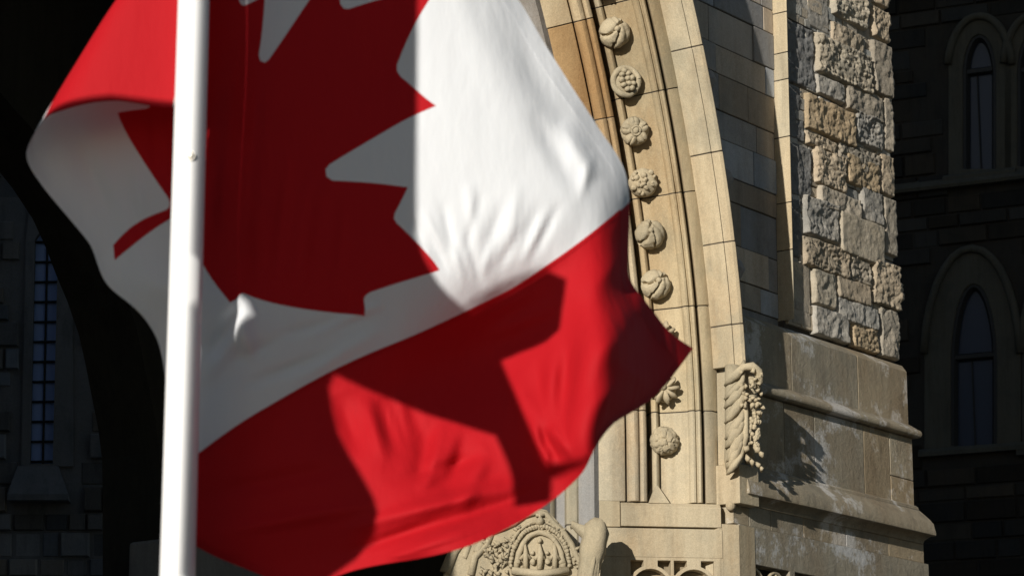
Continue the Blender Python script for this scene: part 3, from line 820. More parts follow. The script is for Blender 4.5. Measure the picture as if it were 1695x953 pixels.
# crown
cw = MB()
for k in range(34):                                        # beaded arch
    t = math.pi*(k+.5)/34; x, y = 884-48*math.cos(t), 948-68*math.sin(t)
    cw.ball(CP(x, y, 67), 3.6*KPX, None, 9, 7)
cw.tube([CP(884-38*math.cos(t), 948-58*math.sin(t), 65) for t in np.linspace(0, math.pi, 22)], 4.2*KPX, 9, flat=NS)
cw.tube([CP(884-56*math.cos(t), 950-78*math.sin(t), 64) for t in np.linspace(.1, math.pi-.1, 22)], 3*KPX, 9, flat=NS)
cw.ball(CP(884, 873, 68), 7*KPX, None, 14, 10); cw.tube([CP(884, 868, 68), CP(884, 856, 66)], 2.6*KPX, 8); cw.tube([CP(877, 861, 67), CP(891, 861, 67)], 2.4*KPX, 8)
for x in (860, 884, 908):                                   # fleurs and crosses on the rim
    cw.tube([CP(x, 950, 66), CP(x, 926, 68), CP(x, 908, 66)], [4*KPX, 5*KPX, 1.5*KPX], 8)
    cw.tube([CP(x-8, 934, 66), CP(x, 925, 68), CP(x+8, 934, 66)], [3*KPX, 4*KPX, 3*KPX], 8)
    cw.ball(CP(x, 903, 66), 4*KPX, None, 9, 7)
for x in (848, 872, 896, 920): cw.ball(CP(x, 938, 66), 5*KPX, None, 10, 8); cw.ball(CP(x, 924, 65), 3.4*KPX, None, 9, 7)
cw.tube([CP(838, 952, 66), CP(884, 958, 70), CP(930, 952, 66)], 6*KPX, 10)
rs = random.Random(11)
for k in range(70):                                         # carved foliage scrolls round the crown
    t = rs.uniform(.05, math.pi-.05); q = rs.uniform(1.05, 1.28)
    x, y = 884-56*q*math.cos(t), 955-66*q*math.sin(t)
    cw.tube([CP(x, y, 62), CP(x+rs.uniform(-6, 6), y+rs.uniform(-6, 6), 66), CP(x+rs.uniform(-8, 8), y+rs.uniform(-8, 8), 62)], [1.5*KPX, 3.4*KPX, 1*KPX], 7)
for k in range(40):
    x = rs.uniform(790, 832); y = rs.uniform(905, 960)
    cw.tube([CP(x, y, 61), CP(x+rs.uniform(-7, 7), y+rs.uniform(-5, 5), 66), CP(x+rs.uniform(-9, 9), y+rs.uniform(-9, 9), 61)], [2*KPX, 4*KPX, 1*KPX], 7)
roughen(cw, .014, 18)
cw.build('crown_relief', CARVE, her, smooth=True)
# supporter knee beside it
sup = MB()
sup.tube([CP(955, 1010, 66), CP(957, 985, 72), CP(960, 962, 78), CP(963, 940, 84), CP(966, 922, 88), CP(969, 906, 90), CP(971, 893, 90), CP(973, 882, 88), CP(975, 875, 86), CP(976, 871, 84)],
         [(19*KPX, 20*KPX), (17*KPX, 20*KPX), (16*KPX, 21*KPX), (17*KPX, 22*KPX), (19*KPX, 23*KPX), (21*KPX, 24*KPX), (20*KPX, 23*KPX), (16*KPX, 19*KPX), (10*KPX, 12*KPX), (3*KPX, 4*KPX)], 26, flat=NS)
sup.tube([CP(966, 902, 92), CP(955, 893, 86), CP(945, 886, 78), CP(938, 880, 72), CP(934, 884, 68)], [(16*KPX, 14*KPX), (12*KPX, 12*KPX), (8*KPX, 9*KPX), (5*KPX, 5*KPX), (2*KPX, 2*KPX)], 16, flat=NS)
for k_ in (-9, 2, 12):
    sup.tube([CP(966+k_, 900, 106-abs(k_)*.5), CP(963+k_*.8, 930, 105-abs(k_)*.5), CP(959+k_*.8, 965, 96-abs(k_)*.5), CP(957+k_*.8, 1000, 90)], [2.5*KPX, 5*KPX, 5*KPX, 3*KPX], 9, flat=NS)
roughen(sup, .035, 7); roughen(sup, .012, 24)
sup.build('supporter_limb', CARVE, her, smooth=True)

# ------------------------------------------------------------------ dark wing beyond the tower's right corner
def wing_frame():
    o = CAM + ray(1585, 480)*60.0
    ang = PSI+math.pi/2-R_(-0)                             # wall runs across the view, nearer on the right
    d = RIGHT*math.cos(R_(25))-HEAD*math.sin(R_(25))
    nrm = -HEAD*math.cos(R_(25))-RIGHT*math.sin(R_(25))
    return o, d, nrm
WO, WD, WN = wing_frame(); WO[2] = 0
def wing(px, py, off=0.0):
    r = ray(px, py); t = ((WO-CAM)@WN)/(r@WN); return CAM+r*t+WN*off
def wing2(px, py):
    p = wing(px, py); return float((p-WO)@WD), float(p[2])
def wq(u, z, off=0.0): return WO+WD*u+np.array([0, 0, 1.0])*z+WN*off
uL = wing2(1300, 480)[0]; uR = wing2(2100, 480)[0]
wg = empty('dark_wing', tuple(WO), 'dark shaded stone wing with pointed windows beyond the tower corner', 'building')
def lancet(px0, px1, ytip, yspr, ysill):
    c = (px0+px1)/2; pts = []
    L = [(px0, yspr)]; 
    n = 7
    left = [(px0+(c-px0)*(1-math.cos(t))/(1-math.cos(1.05)) if False else px0+(c-px0)*(k/n)**1.55, yspr-(yspr-ytip)*math.sin(math.pi/2*(k/n)**.93)) for k, t in enumerate([0]*n)]
    rgt = [(2*c-x, y) for x, y in left]
    loop = [(px0, ysill)]+left+[(c, ytip)]+list(reversed(rgt))+[(px1, ysill)]
    return [wing2(*p) for p in loop]
WINS = [((1594, 1649, 58, 118, 280), (1570, 1676, 28, 108, 292)), ((1574, 1650, 470, 590, 738), (1530, 1690, 412, 585, 745)),
        ((1684, 1739, 55, 115, 276), (1662, 1766, 26, 106, 288)), ((1706, 1790, 462, 585, 735), (1692, 1836, 404, 580, 742))]
wm = MB(); holes = [lancet(*w[1]) for w in WINS]
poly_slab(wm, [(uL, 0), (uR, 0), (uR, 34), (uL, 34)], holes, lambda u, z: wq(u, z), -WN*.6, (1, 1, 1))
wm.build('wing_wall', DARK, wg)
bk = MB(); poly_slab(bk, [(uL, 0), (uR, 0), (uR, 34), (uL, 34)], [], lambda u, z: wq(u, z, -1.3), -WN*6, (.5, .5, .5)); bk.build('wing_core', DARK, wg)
# rubble facing
rb = MB(); z = 6.5
def inside(pt, poly):
    x, y = pt; r = False; j = len(poly)-1
    for i in range(len(poly)):
        if (poly[i][1] > y) != (poly[j][1] > y) and x < (poly[j][0]-poly[i][0])*(y-poly[i][1])/(poly[j][1]-poly[i][1])+poly[i][0]: r = not r
        j = i
    return r
while z < 25:
    hh = random.uniform(.3, .6); u = uL
    while u < uR:
        w = random.uniform(.4, 1.2)
        cs = [(u+w*i, z+hh*j) for i in (0, .5, 1) for j in (0, .5, 1)]
        if not any(inside(c, hl) for c in cs for hl in holes):
            pr = random.uniform(.01, .09); t = tone(.45, .10)
            a, b, c, d = [(u+.01, z+.01), (u+w-.01, z+.01), (u+w-.01, z+hh-.01), (u+.01, z+hh-.01)]
            m_ = .03
            vs = [wq(*q, -.02) for q in (a, b, c, d)]+[wq(q[0]+dx*m_, q[1]+dz*m_, pr) for q, dx, dz in ((a, 1, 1), (b, -1, 1), (c, -1, -1), (d, 1, -1))]
            rb.add(vs, [(4, 5, 6, 7), (0, 1, 5, 4), (1, 2, 6, 5), (2, 3, 7, 6), (3, 0, 4, 7)], t)
        u += w
    z += hh
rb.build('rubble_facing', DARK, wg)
# string course of the wing
sm = MB(); zz0 = wing2(1590, 312)[1]; 
prof = [(0, 0), (.22, 0.0), (.25, .07), (.2, .14), (0, .3)]
vs = [wq(uL, zz0+z_, o_) for o_, z_ in prof]+[wq(uR, zz0+z_, o_) for o_, z_ in prof]
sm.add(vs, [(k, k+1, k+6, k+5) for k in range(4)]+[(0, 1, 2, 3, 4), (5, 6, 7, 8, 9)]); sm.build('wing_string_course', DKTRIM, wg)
for (wi, wo) in WINS:
    inner, outer = lancet(*wi), lancet(*wo)
    fr = MB(); poly_slab(fr, outer, [inner], lambda u, z: wq(u, z, .03), -WN*.25, (1, 1, 1))
    n = len(outer)
    f = bevel(fr.build('window', DKTRIM, wg), .03, 2)
    # hood moulding following the head
    hm = MB(); pts = [wq(u, z, .06) for u, z in outer[1:-1]]; hm.tube(pts, .09, 8, flat=WN); hm.build('drip_mould', DKTRIM, f, smooth=True)
    gl = MB(); poly_slab(gl, inner, [], lambda u, z: wq(u, z, -.16), -WN*.04); gl.build('pane', GLASS, f)
    fm = MB(); us = [p[0] for p in inner]; zs_ = [p[1] for p in inner]; zt_ = zs_[1]-.25*(zs_[1]-zs_[0])
    ua, ub = inner[0][0], inner[-1][0]
    fm.tube([wq(u, z, -.12) for u, z in inner], .13, 6, flat=WN)
    zm_ = zs_[1]*.55+max(zs_)*.45 if False else zs_[1]-.02
    fm.tube([wq(ua, zm_, -.11), wq(ub, zm_, -.11)], .085, 6, flat=WN)
    fm.tube([wq((ua+ub)/2, zm_, -.13), wq((ua+ub)/2, zs_[0], -.13)], .02, 6)
    fm.build('sash', LEAD, f)
    sl = MB(); zsill = outer[0][1]; u0, u1 = outer[0][0]-.1, outer[-1][0]+.1
    prof = [(-.05, .02), (.06, .02), (.16, -.06), (.16, -.16), (-.05, -.16)]
    vs = [wq(u0, zsill+z_, o_) for o_, z_ in prof]+[wq(u1, zsill+z_, o_) for o_, z_ in prof]
    sl.add(vs, [(k, (k+1) % 5, 5+(k+1) % 5, 5+k) for k in range(5)]+[(0, 1, 2, 3, 4), (5, 6, 7, 8, 9)]); sl.build('sill', DKTRIM, f)

# ------------------------------------------------------------------ court building seen through the inner arch
CO = CAM+ray(70, 560)*42.0
def court(px, py, off=0.0):
    N_ = -HEAD; r = ray(px, py); t = ((CO-CAM)@N_)/(r@N_); return CAM+r*t+N_*off
cbn = empty('court_building', (float(CO[0]), float(CO[1]), 0), 'dim stone building with tall leaded window seen through the arch', 'building')
cm = MB(); winpx = [(50, 768), (88, 768), (97, 400), (76, 372), (58, 398)]
poly_slab(cm, [(-500, 1490), (520, 1490), (520, -500), (-500, -500)], [winpx], lambda x, y: court(x, y), HEAD*.7)
cm.build('court_wall', COURT, cbn)
cs_ = MB(); cs_.box((XBL-6, YB+1.0, 0), (XBL-.5, 70, 24)); cs_.build('court_sun_screen', COURT, cbn)  # added unseen mass that keeps the sun off the court wall
rr = MB(); y = -20
while y < 960:
    hh = random.uniform(26, 48); x = -60
    while x < 230:
        w = random.uniform(18, 60)
        if not (x+w > 34 and x < 122 and y+hh > 350 and y < 825):
            t = tone(.5, .12); po = random.uniform(.0, .1)
            q = [(x+1, y+hh-1), (x+w-1, y+hh-1), (x+w-1, y+1), (x+1, y+1)]
            cxm, cym = x+w/2, y+hh/2
            vs = [court(*p, -.02) for p in q]+[court(cxm+(p[0]-cxm)*.85, cym+(p[1]-cym)*.85, po) for p in q]
            rr.add(vs, [(4, 5, 6, 7), (0, 1, 5, 4), (1, 2, 6, 5), (2, 3, 7, 6), (3, 0, 4, 7)], t)
        x += w
    y += hh
rr.build('court_rubble', COURT, cbn)
wn_ = MB(); frame_px = [(36, 772), (122, 772), (120, 400), (92, 345), (50, 345), (44, 398)]
poly_slab(wn_, frame_px, [winpx], lambda x, y: court(x, y, .05), HEAD*.4); wf = wn_.build('window', COURT, cbn)
gl = MB(); poly_slab(gl, winpx, [], lambda x, y: court(x, y, -.07), HEAD*.03); gl.build('pane', BLUEGL, wf)
ld = MB()
for k in range(12): yk = 400+k*33; ld.tube([court(48, yk, -.05), court(100, yk-1, -.05)], .02, 6)
ld.tube([court(70, 768, -.05), court(78, 380, -.05)], .018, 6); ld.build('glazing_bars', LEAD, wf)
sl = MB(); a = [court(30, 772, .06), court(98, 772, .06), court(118, 822, .30), court(18, 822, .30), court(118, 832, .30), court(18, 832, .30), court(118, 832, -.02), court(18, 832, -.02)]
sl.add(a, [(0, 1, 2, 3), (3, 2, 4, 5), (5, 4, 6, 7), (0, 3, 5, 7), (1, 6, 4, 2)]); sl.build('sill', COURT, wf)

# ------------------------------------------------------------------ flagpole
def pole_at(px, py, dist=8.0): return flagpt(px, py, 0, dist)
pb_ = pole_at(307, 476.5); PXY = np.array([pb_[0], pb_[1]])
pole = empty('flagpole', (float(PXY[0]), float(PXY[1]), 0), 'white painted metal flagpole standing in front of the flag', 'flagpole')
def make_pole(root, xy, hgt, r0=.058, r1=.044):
    m = MB(); zs_ = np.linspace(.06, hgt, 16)
    m.tube([(xy[0], xy[1], z) for z in zs_], [r0+(r1-r0)*z/hgt for z in zs_], 40); m.build('shaft', PAINT, root, smooth=50)
    m = MB(); m.tube([(xy[0], xy[1], 0), (xy[0], xy[1], .03), (xy[0], xy[1], .031), (xy[0], xy[1], .12)], [.16, .16, .09, .075], 32); m.build('base_flange', PAINT, root, smooth=40)
    m = MB(); m.ball((xy[0], xy[1], hgt+.07), .075, None, 24, 16); m.tube([(xy[0], xy[1], hgt-.02), (xy[0], xy[1], hgt+.02)], .05, 24); m.build('finial', PAINT, root, smooth=True)
make_pole(pole, PXY, 6.9)
bz = flagpt(318, 258, -.05)
bo = MB(); q = np.array([PXY[0], PXY[1], bz[2]])-HEAD*.050+RIGHT*.010
bo.tube([q+HEAD*.01, q-HEAD*.006, q-HEAD*.010], [.011, .011, .007], 16); bo.tube([q-HEAD*.002, q-HEAD*.004], .015, 16)
bo.build('bolt', STEEL, pole, smooth=40)

# ------------------------------------------------------------------ the flag
CP_ = [ # u, v, px, py, depth (m behind the pole)
 (1.0,.917,722,-15,.22),(1.079,.777,660,118,.22),(.921,.777,570,12,.22),(1.156,.815,722,175,.21),(1.125,.59,548,285,.20),(.875,.59,437,95,.20),
 (1.225,.678,675,310,.20),(1.255,.622,655,362,.20),(1.375,.643,728,447,.20),(1.34,.515,607,490,.22),(1.3875,.486,603,523,.23),(1.189,.32,402,487,.20),(1.211,.246,380,500,.17),
 (1.03,.27,300,372,.16),(1.0,.17,236,379,.24),(1.0,.12,212,398,.25),(.975,.265,272,333,.18),(.789,.246,195,187,.27),(1.019,.077,190,431,.26),(.981,.077,187,406,.26),
 (1.5,1.0,1042,335,.36),(1.5,.9,950,410,.26),(1.5,.77,850,478,.2),(1.5,.62,700,550,.2),(1.5,.43,560,610,.22),(1.5,.27,450,670,.2),(1.5,.10,325,755,.16),(1.5,0,284,786,.16),
 (.85,1.0,725,-175,.35),(1.06,1.0,858,0,.33),(1.2,1.0,925,110,.36),(1.35,1.0,997,222,.40),(1.45,1.0,1036,290,.40),
 (1.6,1.0,1041,400,.40),(1.70,1.0,1042,460,.42),(1.84,1.0,1085,520,.66),(2.0,1.0,1147,577,.95),
 (2.0,.94,1085,655,.62),(2.0,.87,1020,697,.26),(2.0,.80,987,738,.10),(2.0,.70,965,780,.12),(2.0,.62,930,815,.2),(2.0,.5,865,860,.18),(2.0,.35,775,903,.10),(2.0,.2,680,926,.14),(2.0,.06,560,952,.22),(2.0,0,495,985,.24),
 (1.62,.95,1006,450,.20),(1.78,.90,1008,570,.06),(1.86,.955,1062,582,.48),(1.9,.84,996,660,.07),(1.66,.82,915,520,.17),(1.8,.76,900,650,.20),
 (1.75,.6,790,660,.25),(1.88,.55,830,770,.19),(1.75,.35,580,760,.16),(1.88,.3,660,850,.10),(1.72,.15,420,830,.22),(1.62,.2,420,745,.22),
 (1.5,0,284,786,.16),(1.7,0,312,893,.16),(1.85,0,400,938,.24),
 (0,0,288,178,.025),(.2,0,195,167,.035),(.40,0,100,184,.06),(.5,0,72,200,.11),(.6,0,44,252,.21),(.75,0,78,318,.28),(.88,0,140,392,.28),(.93,0,152,410,.27),(1.1,0,196,488,.26),(1.3,0,264,572,.24),
 (0,.25,306,-60,.02),(.22,.25,250,-20,.035),(.42,.25,196,-5,.07),(.52,.25,185,40,.14),(.62,.25,205,85,.23),(.70,.25,205,130,.28),
 (0,.6,331,-370,.02),(.25,.6,325,-230,.035),(.45,.6,330,-130,.08),(.65,.6,365,-30,.18),
 (0,1.0,347,-727,.02),(.25,1,455,-590,.05),(.5,1,562,-434,.2),(.7,1,650,-290,.3),
 (.7,.8,470,-120,.2),(1.2,.92,830,150,.26),(1.3,.82,820,270,.23),(1.4,.9,940,320,.27),(1.35,.75,775,360,.21),(1.2,.12,275,480,.165),(1.35,.2,395,600,.2),(.9,.14,170,300,.27),(.72,.1,120,230,.27),
]
seen = set(); ctl = []
for c in CP_:
    if (c[0], c[1]) in seen: continue
    seen.add((c[0], c[1])); ctl.append(c)
ctl = np.array(ctl, float)
def tps_fit(X, Y, lam):
    d = np.linalg.norm(X[:, None]-X[None], axis=2); K_ = np.where(d > 0, d*d*np.log(d+1e-12), 0)+lam*np.eye(len(X))
    P_ = np.hstack([np.ones((len(X), 1)), X]); A = np.block([[K_, P_], [P_.T, np.zeros((3, 3))]])
    return np.linalg.solve(A, np.vstack([Y, np.zeros((3, Y.shape[1]))]))
Wt = tps_fit(ctl[:, :2], ctl[:, 2:4], 2e-5)
Wd = tps_fit(ctl[:, :2], ctl[:, 4:5], 4e-3)
def tps_eval(W_, X, Q):
    d = np.linalg.norm(Q[:, None]-X[None], axis=2); K_ = np.where(d > 0, d*d*np.log(d+1e-12), 0)
    return K_@W_[:len(X)]+np.hstack([np.ones((len(Q), 1)), Q])@W_[len(X):]
def bump(u, v, u0, v0, su, sv): return np.exp(-((u-u0)/su)**2-((v-v0)/sv)**2)
def crease(px, py, x0, y0, x1, y1, w, amp):
    """soft ridge along a line in the cloth"""
    d = np.array([x1-x0, y1-y0]); L = np.linalg.norm(d); d = d/L
    t = ((px-x0)*d[0]+(py-y0)*d[1])/L; s = (px-x0)*(-d[1])+(py-y0)*d[0]
    return amp*np.exp(-(s/w)**2)*np.clip(np.sin(np.clip(t, 0, 1)*math.pi), 0, 1)
CREASES = [
 (560,650,600,760,14,.016),(596,650,640,770,10,-.014),(625,660,655,745,6,.010),(642,655,668,750,5,-.010),(668,668,690,745,6,.012),(705,690,690,800,12,.014),(735,700,700,820,10,-.014),(770,715,735,830,14,.015),(810,735,760,850,14,-.016),
 (640,800,830,745,10,.010),(560,880,840,800,12,-.020),(600,905,900,815,9,.014),(640,925,930,800,7,-.010),(850,610,880,700,14,-.012),(890,590,905,720,12,.014),(940,560,930,740,14,.018),(900,710,930,770,6,.012),(890,730,915,780,5,-.010),(915,700,945,760,6,-.010),
 (770,520,930,440,12,.010),(800,560,935,500,14,-.010),(1030,480,1110,620,16,.014),(1020,600,1080,640,12,-.012),
 (400,640,560,580,9,.008),(500,560,640,500,8,-.007),(345,600,400,500,12,.02),(395,520,420,600,14,-.016),
 (690,390,720,440,4,-.006),(712,385,742,455,4,.006),(745,395,770,470,5,-.006),(770,380,800,480,5,.006),(815,390,800,460,5,-.006),(870,370,820,450,6,.006),(905,350,860,440,6,-.006),(930,330,880,430,7,.007),(980,250,960,330,8,-.010),
 (250,180,262,300,9,.008),(225,260,240,400,8,-.008), # px line, width px, amplitude m (negative = towards the viewer)
 (700,345,735,420,7,-.006),(730,330,755,430,7,.007),(775,300,790,400,8,-.007),(800,310,770,420,6,.006),(835,330,800,430,8,.008),(860,300,840,420,7,-.006),(680,350,700,420,5,.005),(895,330,860,430,9,.007),
 (870,0,1000,240,22,-.012),(830,20,960,260,20,.010),(760,0,880,250,35,-.008),(930,200,985,300,14,-.02),(880,180,960,330,14,.012),
 (640,650,670,745,9,.010),(655,650,690,740,7,-.009),(680,660,700,740,8,.009),(610,650,640,760,10,-.009),(760,700,730,800,12,-.012),(720,690,700,790,10,.010),(800,740,690,830,14,.012),
 (560,640,640,800,22,-.008),(930,560,880,740,16,-.014),(950,480,930,700,22,.014),(895,700,915,760,6,.010),(880,690,895,750,6,-.008),(920,700,900,780,7,-.008),
 (660,850,920,790,14,-.016),(560,920,760,850,10,.014),(600,940,860,850,9,-.014),(440,560,620,520,10,.006),(330,640,420,500,14,-.012),(380,600,470,560,12,.008),(470,640,640,540,12,-.006),
 (390,60,360,470,16,.008),(430,100,400,470,12,-.008),(480,250,450,490,10,.006),(520,300,500,470,8,-.005),(570,330,560,460,8,.005),(360,250,345,420,10,-.007),(420,330,430,480,9,.006),
 (110,200,200,380,18,.010),(150,240,250,470,16,-.010),(330,820,620,760,14,.010),(360,880,640,830,12,-.012),
]
GAUSS = [ # px centre, radii, rotation, depth (m)
 (845,545,175,92,-.48,.17),(1062,395,46,85,.1,.16),(930,620,40,110,.1,.03),(745,930,260,55,-.26,-.10),(690,720,150,70,.35,.03),
]
def flag_map(uv):
    q = tps_eval(Wt, ctl[:, :2], uv); dl = tps_eval(Wd, ctl[:, :2], uv)[:, 0]
    u, v = uv[:, 0], uv[:, 1]
    px, py = q[:, 0], q[:, 1]
    front = (u > .62).astype(float)
    for c in CREASES: dl = dl+front*crease(px, py, *c[:4], c[4], 1.6*c[5])
    for (gx, gy, ra_, rb_, an, am) in GAUSS:
        X_ = (px-gx)*math.cos(an)+(py-gy)*math.sin(an); Y_ = -(px-gx)*math.sin(an)+(py-gy)*math.cos(an)
        dl = dl+front*am*np.exp(-(X_/ra_)**2-(Y_/rb_)**2)
    ed_ = np.array([180.0, 300.0])/np.hypot(180, 300); dd_ = (px-860)*(-ed_[1])+(py-0)*ed_[0]   # distance inside the outer edge
    dl = dl+front*(py < 420)*.075*np.clip(1-dd_/95.0, 0, 1.2)**2*np.clip((py+200)/200, 0, 1)*np.clip((430-py)/90, 0, 1)*(px > 780)
    dl = dl+.004*np.sin(9*u+6*v)*np.sin(5*v-3*u)
    r = FWD[None]+RIGHT[None]*((px-PW/2)/FPX)[:, None]+UP[None]*((PH/2-py)/FPX)[:, None]
    t = (8.0+dl)/(r@HEAD)
    return CAM[None]+r*t[:, None]
# leaf outline, official proportions (x right from hoist, y down), units of flag height
def arcpts(p, q, c=None): return [p, q]
half = [(4890,4430),(4845,3567),(4853,3520),(4880,3485),(4915,3468),(4956,3469),(5815,3620),(5699,3300),(5696,3262),(5719,3227),(6660,2465),(6448,2366),(6420,2335),(6414,2287),(6600,1715),(6058,1830),(6015,1825),(5985,1792),(5880,1545),(5457,1999),(5400,2018),(5352,1990),(5346,1942),(5550,890),(5223,1079),(5170,1083),(5132,1052),(4800,400)]
leaf = half+[(9600-x, y) for x, y in reversed(half[:-1])]
leaf = [(x/4800, 1-y/4800) for x, y in leaf]
def dens(poly, st, closed=True):
    out = []
    n = len(poly)
    for i in range(n if closed else n-1):
        a, b = np.array(poly[i]), np.array(poly[(i+1) % n]); k = max(1, int(np.linalg.norm(b-a)/st))
        out += [tuple(a+(b-a)*j/k) for j in range(k)]
    if not closed: out.append(tuple(poly[-1]))
    return out
def cloth_mesh(outline, lines, step):
    pts = []; edges = []
    def loop(l, closed=True):
        k = len(pts); pts.extend(l); n = len(l)
        for i in range(n if closed else n-1): edges.append((k+i, k+(i+1) % n))
    loop(dens(outline, step))
    for l, cl in lines: loop(dens(l, step, cl), cl)
    xs = [p[0] for p in outline]; ys = [p[1] for p in outline]
    nx, ny = int((max(xs)-min(xs))/step), int((max(ys)-min(ys))/step)
    ex = np.array(pts)
    for i in range(1, nx):
        for j in range(1, ny):
            p = (min(xs)+(max(xs)-min(xs))*i/nx, min(ys)+(max(ys)-min(ys))*(j+(.5 if i % 2 else 0))/ny)
            if p[1] >= max(ys)-step*.4 or not inside(p, outline): continue
            if np.min((ex[:, 0]-p[0])**2+(ex[:, 1]-p[1])**2) < (step*.45)**2: continue
            pts.append(p)
    v, e, f, *_ = delaunay_2d_cdt([Vector(p) for p in pts], edges, [], 0, 1e-6)
    return np.array([(p[0], p[1]) for p in v]), f
STEP = .0075
uv, tris = cloth_mesh([(0, 0), (2, 0), (2, 1), (0, 1)], [([(.5, 0), (.5, 1)], False), ([(1.5, 0), (1.5, 1)], False), (leaf, True)], STEP)
P3 = flag_map(uv)
tr = np.array([list(t)[:3] for t in tris])
fn_ = np.cross(P3[tr[:, 1]]-P3[tr[:, 0]], P3[tr[:, 2]]-P3[tr[:, 0]])
vn = np.zeros_like(P3)
for k in range(3): np.add.at(vn, tr[:, k], fn_)
vn /= np.linalg.norm(vn, axis=1)[:, None]+1e-12
cen = uv[tr].mean(axis=1)
cls = []
for c in cen:
    if c[0] < .5: cls.append(0)
    elif c[0] > 1.5: cls.append(1)
    elif inside(c, leaf): cls.append(2)
    else: cls.append(3)
cls = np.array(cls)
fl_loc = np.array([PXY[0], PXY[1], float(P3[:, 2].min())])
flag = empty('national_flag', tuple(fl_loc), 'large red and white maple leaf flag billowing behind the white pole', 'flag')
def cloth_part(name, sel, mat, parent, P3=P3, vn=vn, tr=tr, label=None):
    t = tr[sel]; ids, inv = np.unique(t, return_inverse=True); inv = inv.reshape(t.shape)
    me = bpy.data.meshes.new(name); me.from_pydata([tuple(p) for p in P3[ids]-ROOT[parent]], [], [tuple(int(i) for i in f) for f in inv])
    me.materials.append(mat); me.polygons.foreach_set('use_smooth', [True]*len(me.polygons))
    me.normals_split_custom_set_from_vertices([tuple(n) for n in vn[ids]]); me.update()
    o = bpy.data.objects.new(name, me); COL.objects.link(o); o.parent = parent; ROOT[o] = ROOT[parent]
    return setp(o, label)
cloth_part('red_stripe', cls == 0, RED, flag, label='hoist stripe folded over beside the pole')
cloth_part('red_stripe', cls == 1, RED, flag, label='fly stripe hanging at the bottom with pointed corner')
cloth_part('maple_leaf', cls == 2, RED, flag)
cloth_part('white_panel', cls == 3, WHITE, flag)
# hems: doubled cloth along the edges
def hem(pts_uv, w_dir, mat, name, parent, wid=.018):
    q = np.array(pts_uv); a = flag_map(q); b = flag_map(q+np.array(w_dir)*wid)
    vs = []; fs = []
    for off in (-.0022, .0022):
        vs += [tuple(p-HEAD*(-off)) for p in a]+[tuple(p-HEAD*(-off)) for p in b]
    n = len(q)
    for o_ in (0, 2*n): fs += [(o_+i, o_+i+1, o_+n+i+1, o_+n+i) for i in range(n-1)]
    return mesh(name, vs, fs, mat, parent, smooth=True)
L_ = lambda a, b, n=60: [tuple(np.array(a)+(np.array(b)-np.array(a))*i/n) for i in range(n+1)]
hem(L_((.005, 0), (.5, 0)), (0, 1), RED, 'hem', flag); hem(L_((.5, 0), (1.5, 0), 90), (0, 1), WHITE, 'hem', flag); hem(L_((1.5, 0), (2, 0)), (0, 1), RED, 'hem', flag)
hem(L_((2, 0), (2, 1), 90), (-1, 0), RED, 'hem', flag); hem(L_((1.5, 1), (2, 1)), (0, -1), RED, 'hem', flag); hem(L_((.5, 1), (1.5, 1), 90), (0, -1), WHITE, 'hem', flag)
hem(L_((1.497, 0), (1.497, 1), 90), (1, 0), RED, 'seam', flag, .010); hem(L_((.492, 0), (.492, 1), 90), (1, 0), RED, 'seam', flag, .010)
# heading rope along the hoist
hp = flag_map(np.array(L_((0, 0), (0, 1), 40))); hr = MB()
hr.tube(hp, .005, 8); hr.build('heading_rope', ROPE, flag, smooth=True)

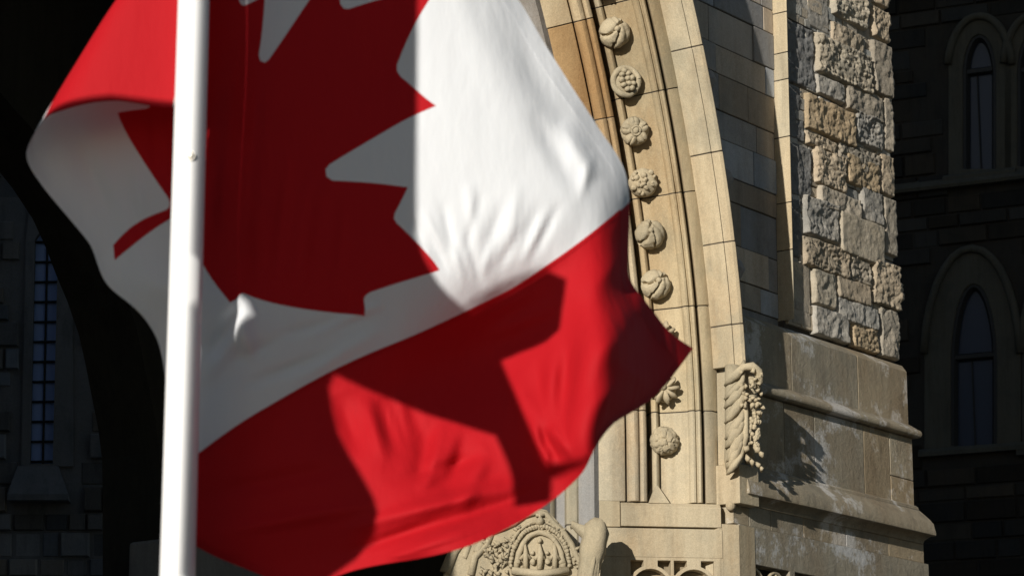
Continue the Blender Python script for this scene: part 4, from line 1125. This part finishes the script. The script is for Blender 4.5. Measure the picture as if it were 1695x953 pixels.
# ------------------------------------------------------------------ added flags out of view up-sun, shaped to cast shade on the main flag
_q = (P3-CAM); FPX_ = np.stack([PW/2+FPX*(_q@RIGHT)/(_q@FWD), PH/2-FPX*(_q@UP)/(_q@FWD)], 1)
def on_flag(px, py):
    if px < 436: return flagpt(px, py, .2)
    m_ = uv[:, 0] > .66
    k = np.argmin(np.where(m_, (FPX_[:, 0]-px)**2+(FPX_[:, 1]-py)**2, 1e12))
    near = (FPX_[k, 0]-px)**2+(FPX_[k, 1]-py)**2
    d = .22+(float((P3[k]-CAM)@HEAD)-8.0-.22)*math.exp(-near/60.0**2)
    return flagpt(px, py, d)
def shade_flag(poly_px, name, label, root_off, dsun, wave):
    poly = dens(poly_px, 18)
    uv2, t2 = cloth_mesh(poly, [], 18)
    p = np.array([on_flag(x, y)+TOSUN*(dsun+wave*math.sin(x*.016+y*.006)) for x, y in uv2])
    t2 = np.array([list(t)[:3] for t in t2])
    c2 = uv2[t2].mean(axis=1)
    t2 = t2[[inside(c, poly) for c in c2]]
    f2 = np.cross(p[t2[:, 1]]-p[t2[:, 0]], p[t2[:, 2]]-p[t2[:, 0]]); n2 = np.zeros_like(p)
    for k in range(3): np.add.at(n2, t2[:, k], f2)
    n2 /= np.linalg.norm(n2, axis=1)[:, None]+1e-12
    r = empty(name, (float(p[:, 0].min()), float(p[:, 1].min()), float(p[:, 2].min())), label, 'flag', 'added shade flags up sun')
    c = uv2[t2].mean(axis=1)
    sel = c[:, 1] > 560
    cloth_part('red_stripe', sel, RED, r, p, n2, t2); cloth_part('white_panel', ~sel, WHITE, r, p, n2, t2)
    return r, p
A_ = [(417.5,-420),(690,-420),(692,0),(690,300),(690,390),(704,430),(724,465),(745,490),(772,512),(850,476),(905,447),(938,462),(930,520),(926,545),(905,566),(862,583),(830,597),(850,645),(870,692),(888,735),(903,768),(940,764),(992,756),(982,766),(940,780),(914,792),(912,830),(850,838),(848,800),(840,766),(820,721),(700,683),(600,641),(555,620),(545,641),(552,680),(560,716),(580,755),(605,796),(620,825),(626,850),(620,891),(590,925),(540,960),(480,1010),(377,1010),(386.5,700),(390,572),(404,552),(421,522),(410,500),(392.5,488),(399.5,230)]  # outline follows the shadow edges wanted on the main flag
B_ = [(350,229),(342,500),(337,700),(329,960),(252,960),(235,680),(140,570),(60,470),(0,440),(-40,430),(-40,330),(-40,140),(20,140),(66,178),(94,217),(135,214),(236,208),(343,222)]
def add_shade_caster(poly, pole_px, label, plabel, dsun):
    r, p = shade_flag(poly, 'shade_caster_flag', label, 0, dsun, .05)
    q = on_flag(pole_px, 400)+TOSUN*dsun
    t = empty('flagpole', (float(q[0]), float(q[1]), 0), plabel, 'flagpole', 'added poles of the shade flags up sun')
    make_pole(t, (float(q[0]), float(q[1])), float(p[:, 2].max())+.25)
add_shade_caster(A_, 474, 'wide added shade-casting flag hanging in folds beyond the picture edge', 'white added flagpole carrying the wide shade-casting flag', 3.7)
add_shade_caster(B_, -45, 'narrow added shade-casting flag hanging low beyond the picture edge', 'white added flagpole carrying the narrow shade-casting flag', 4.1)
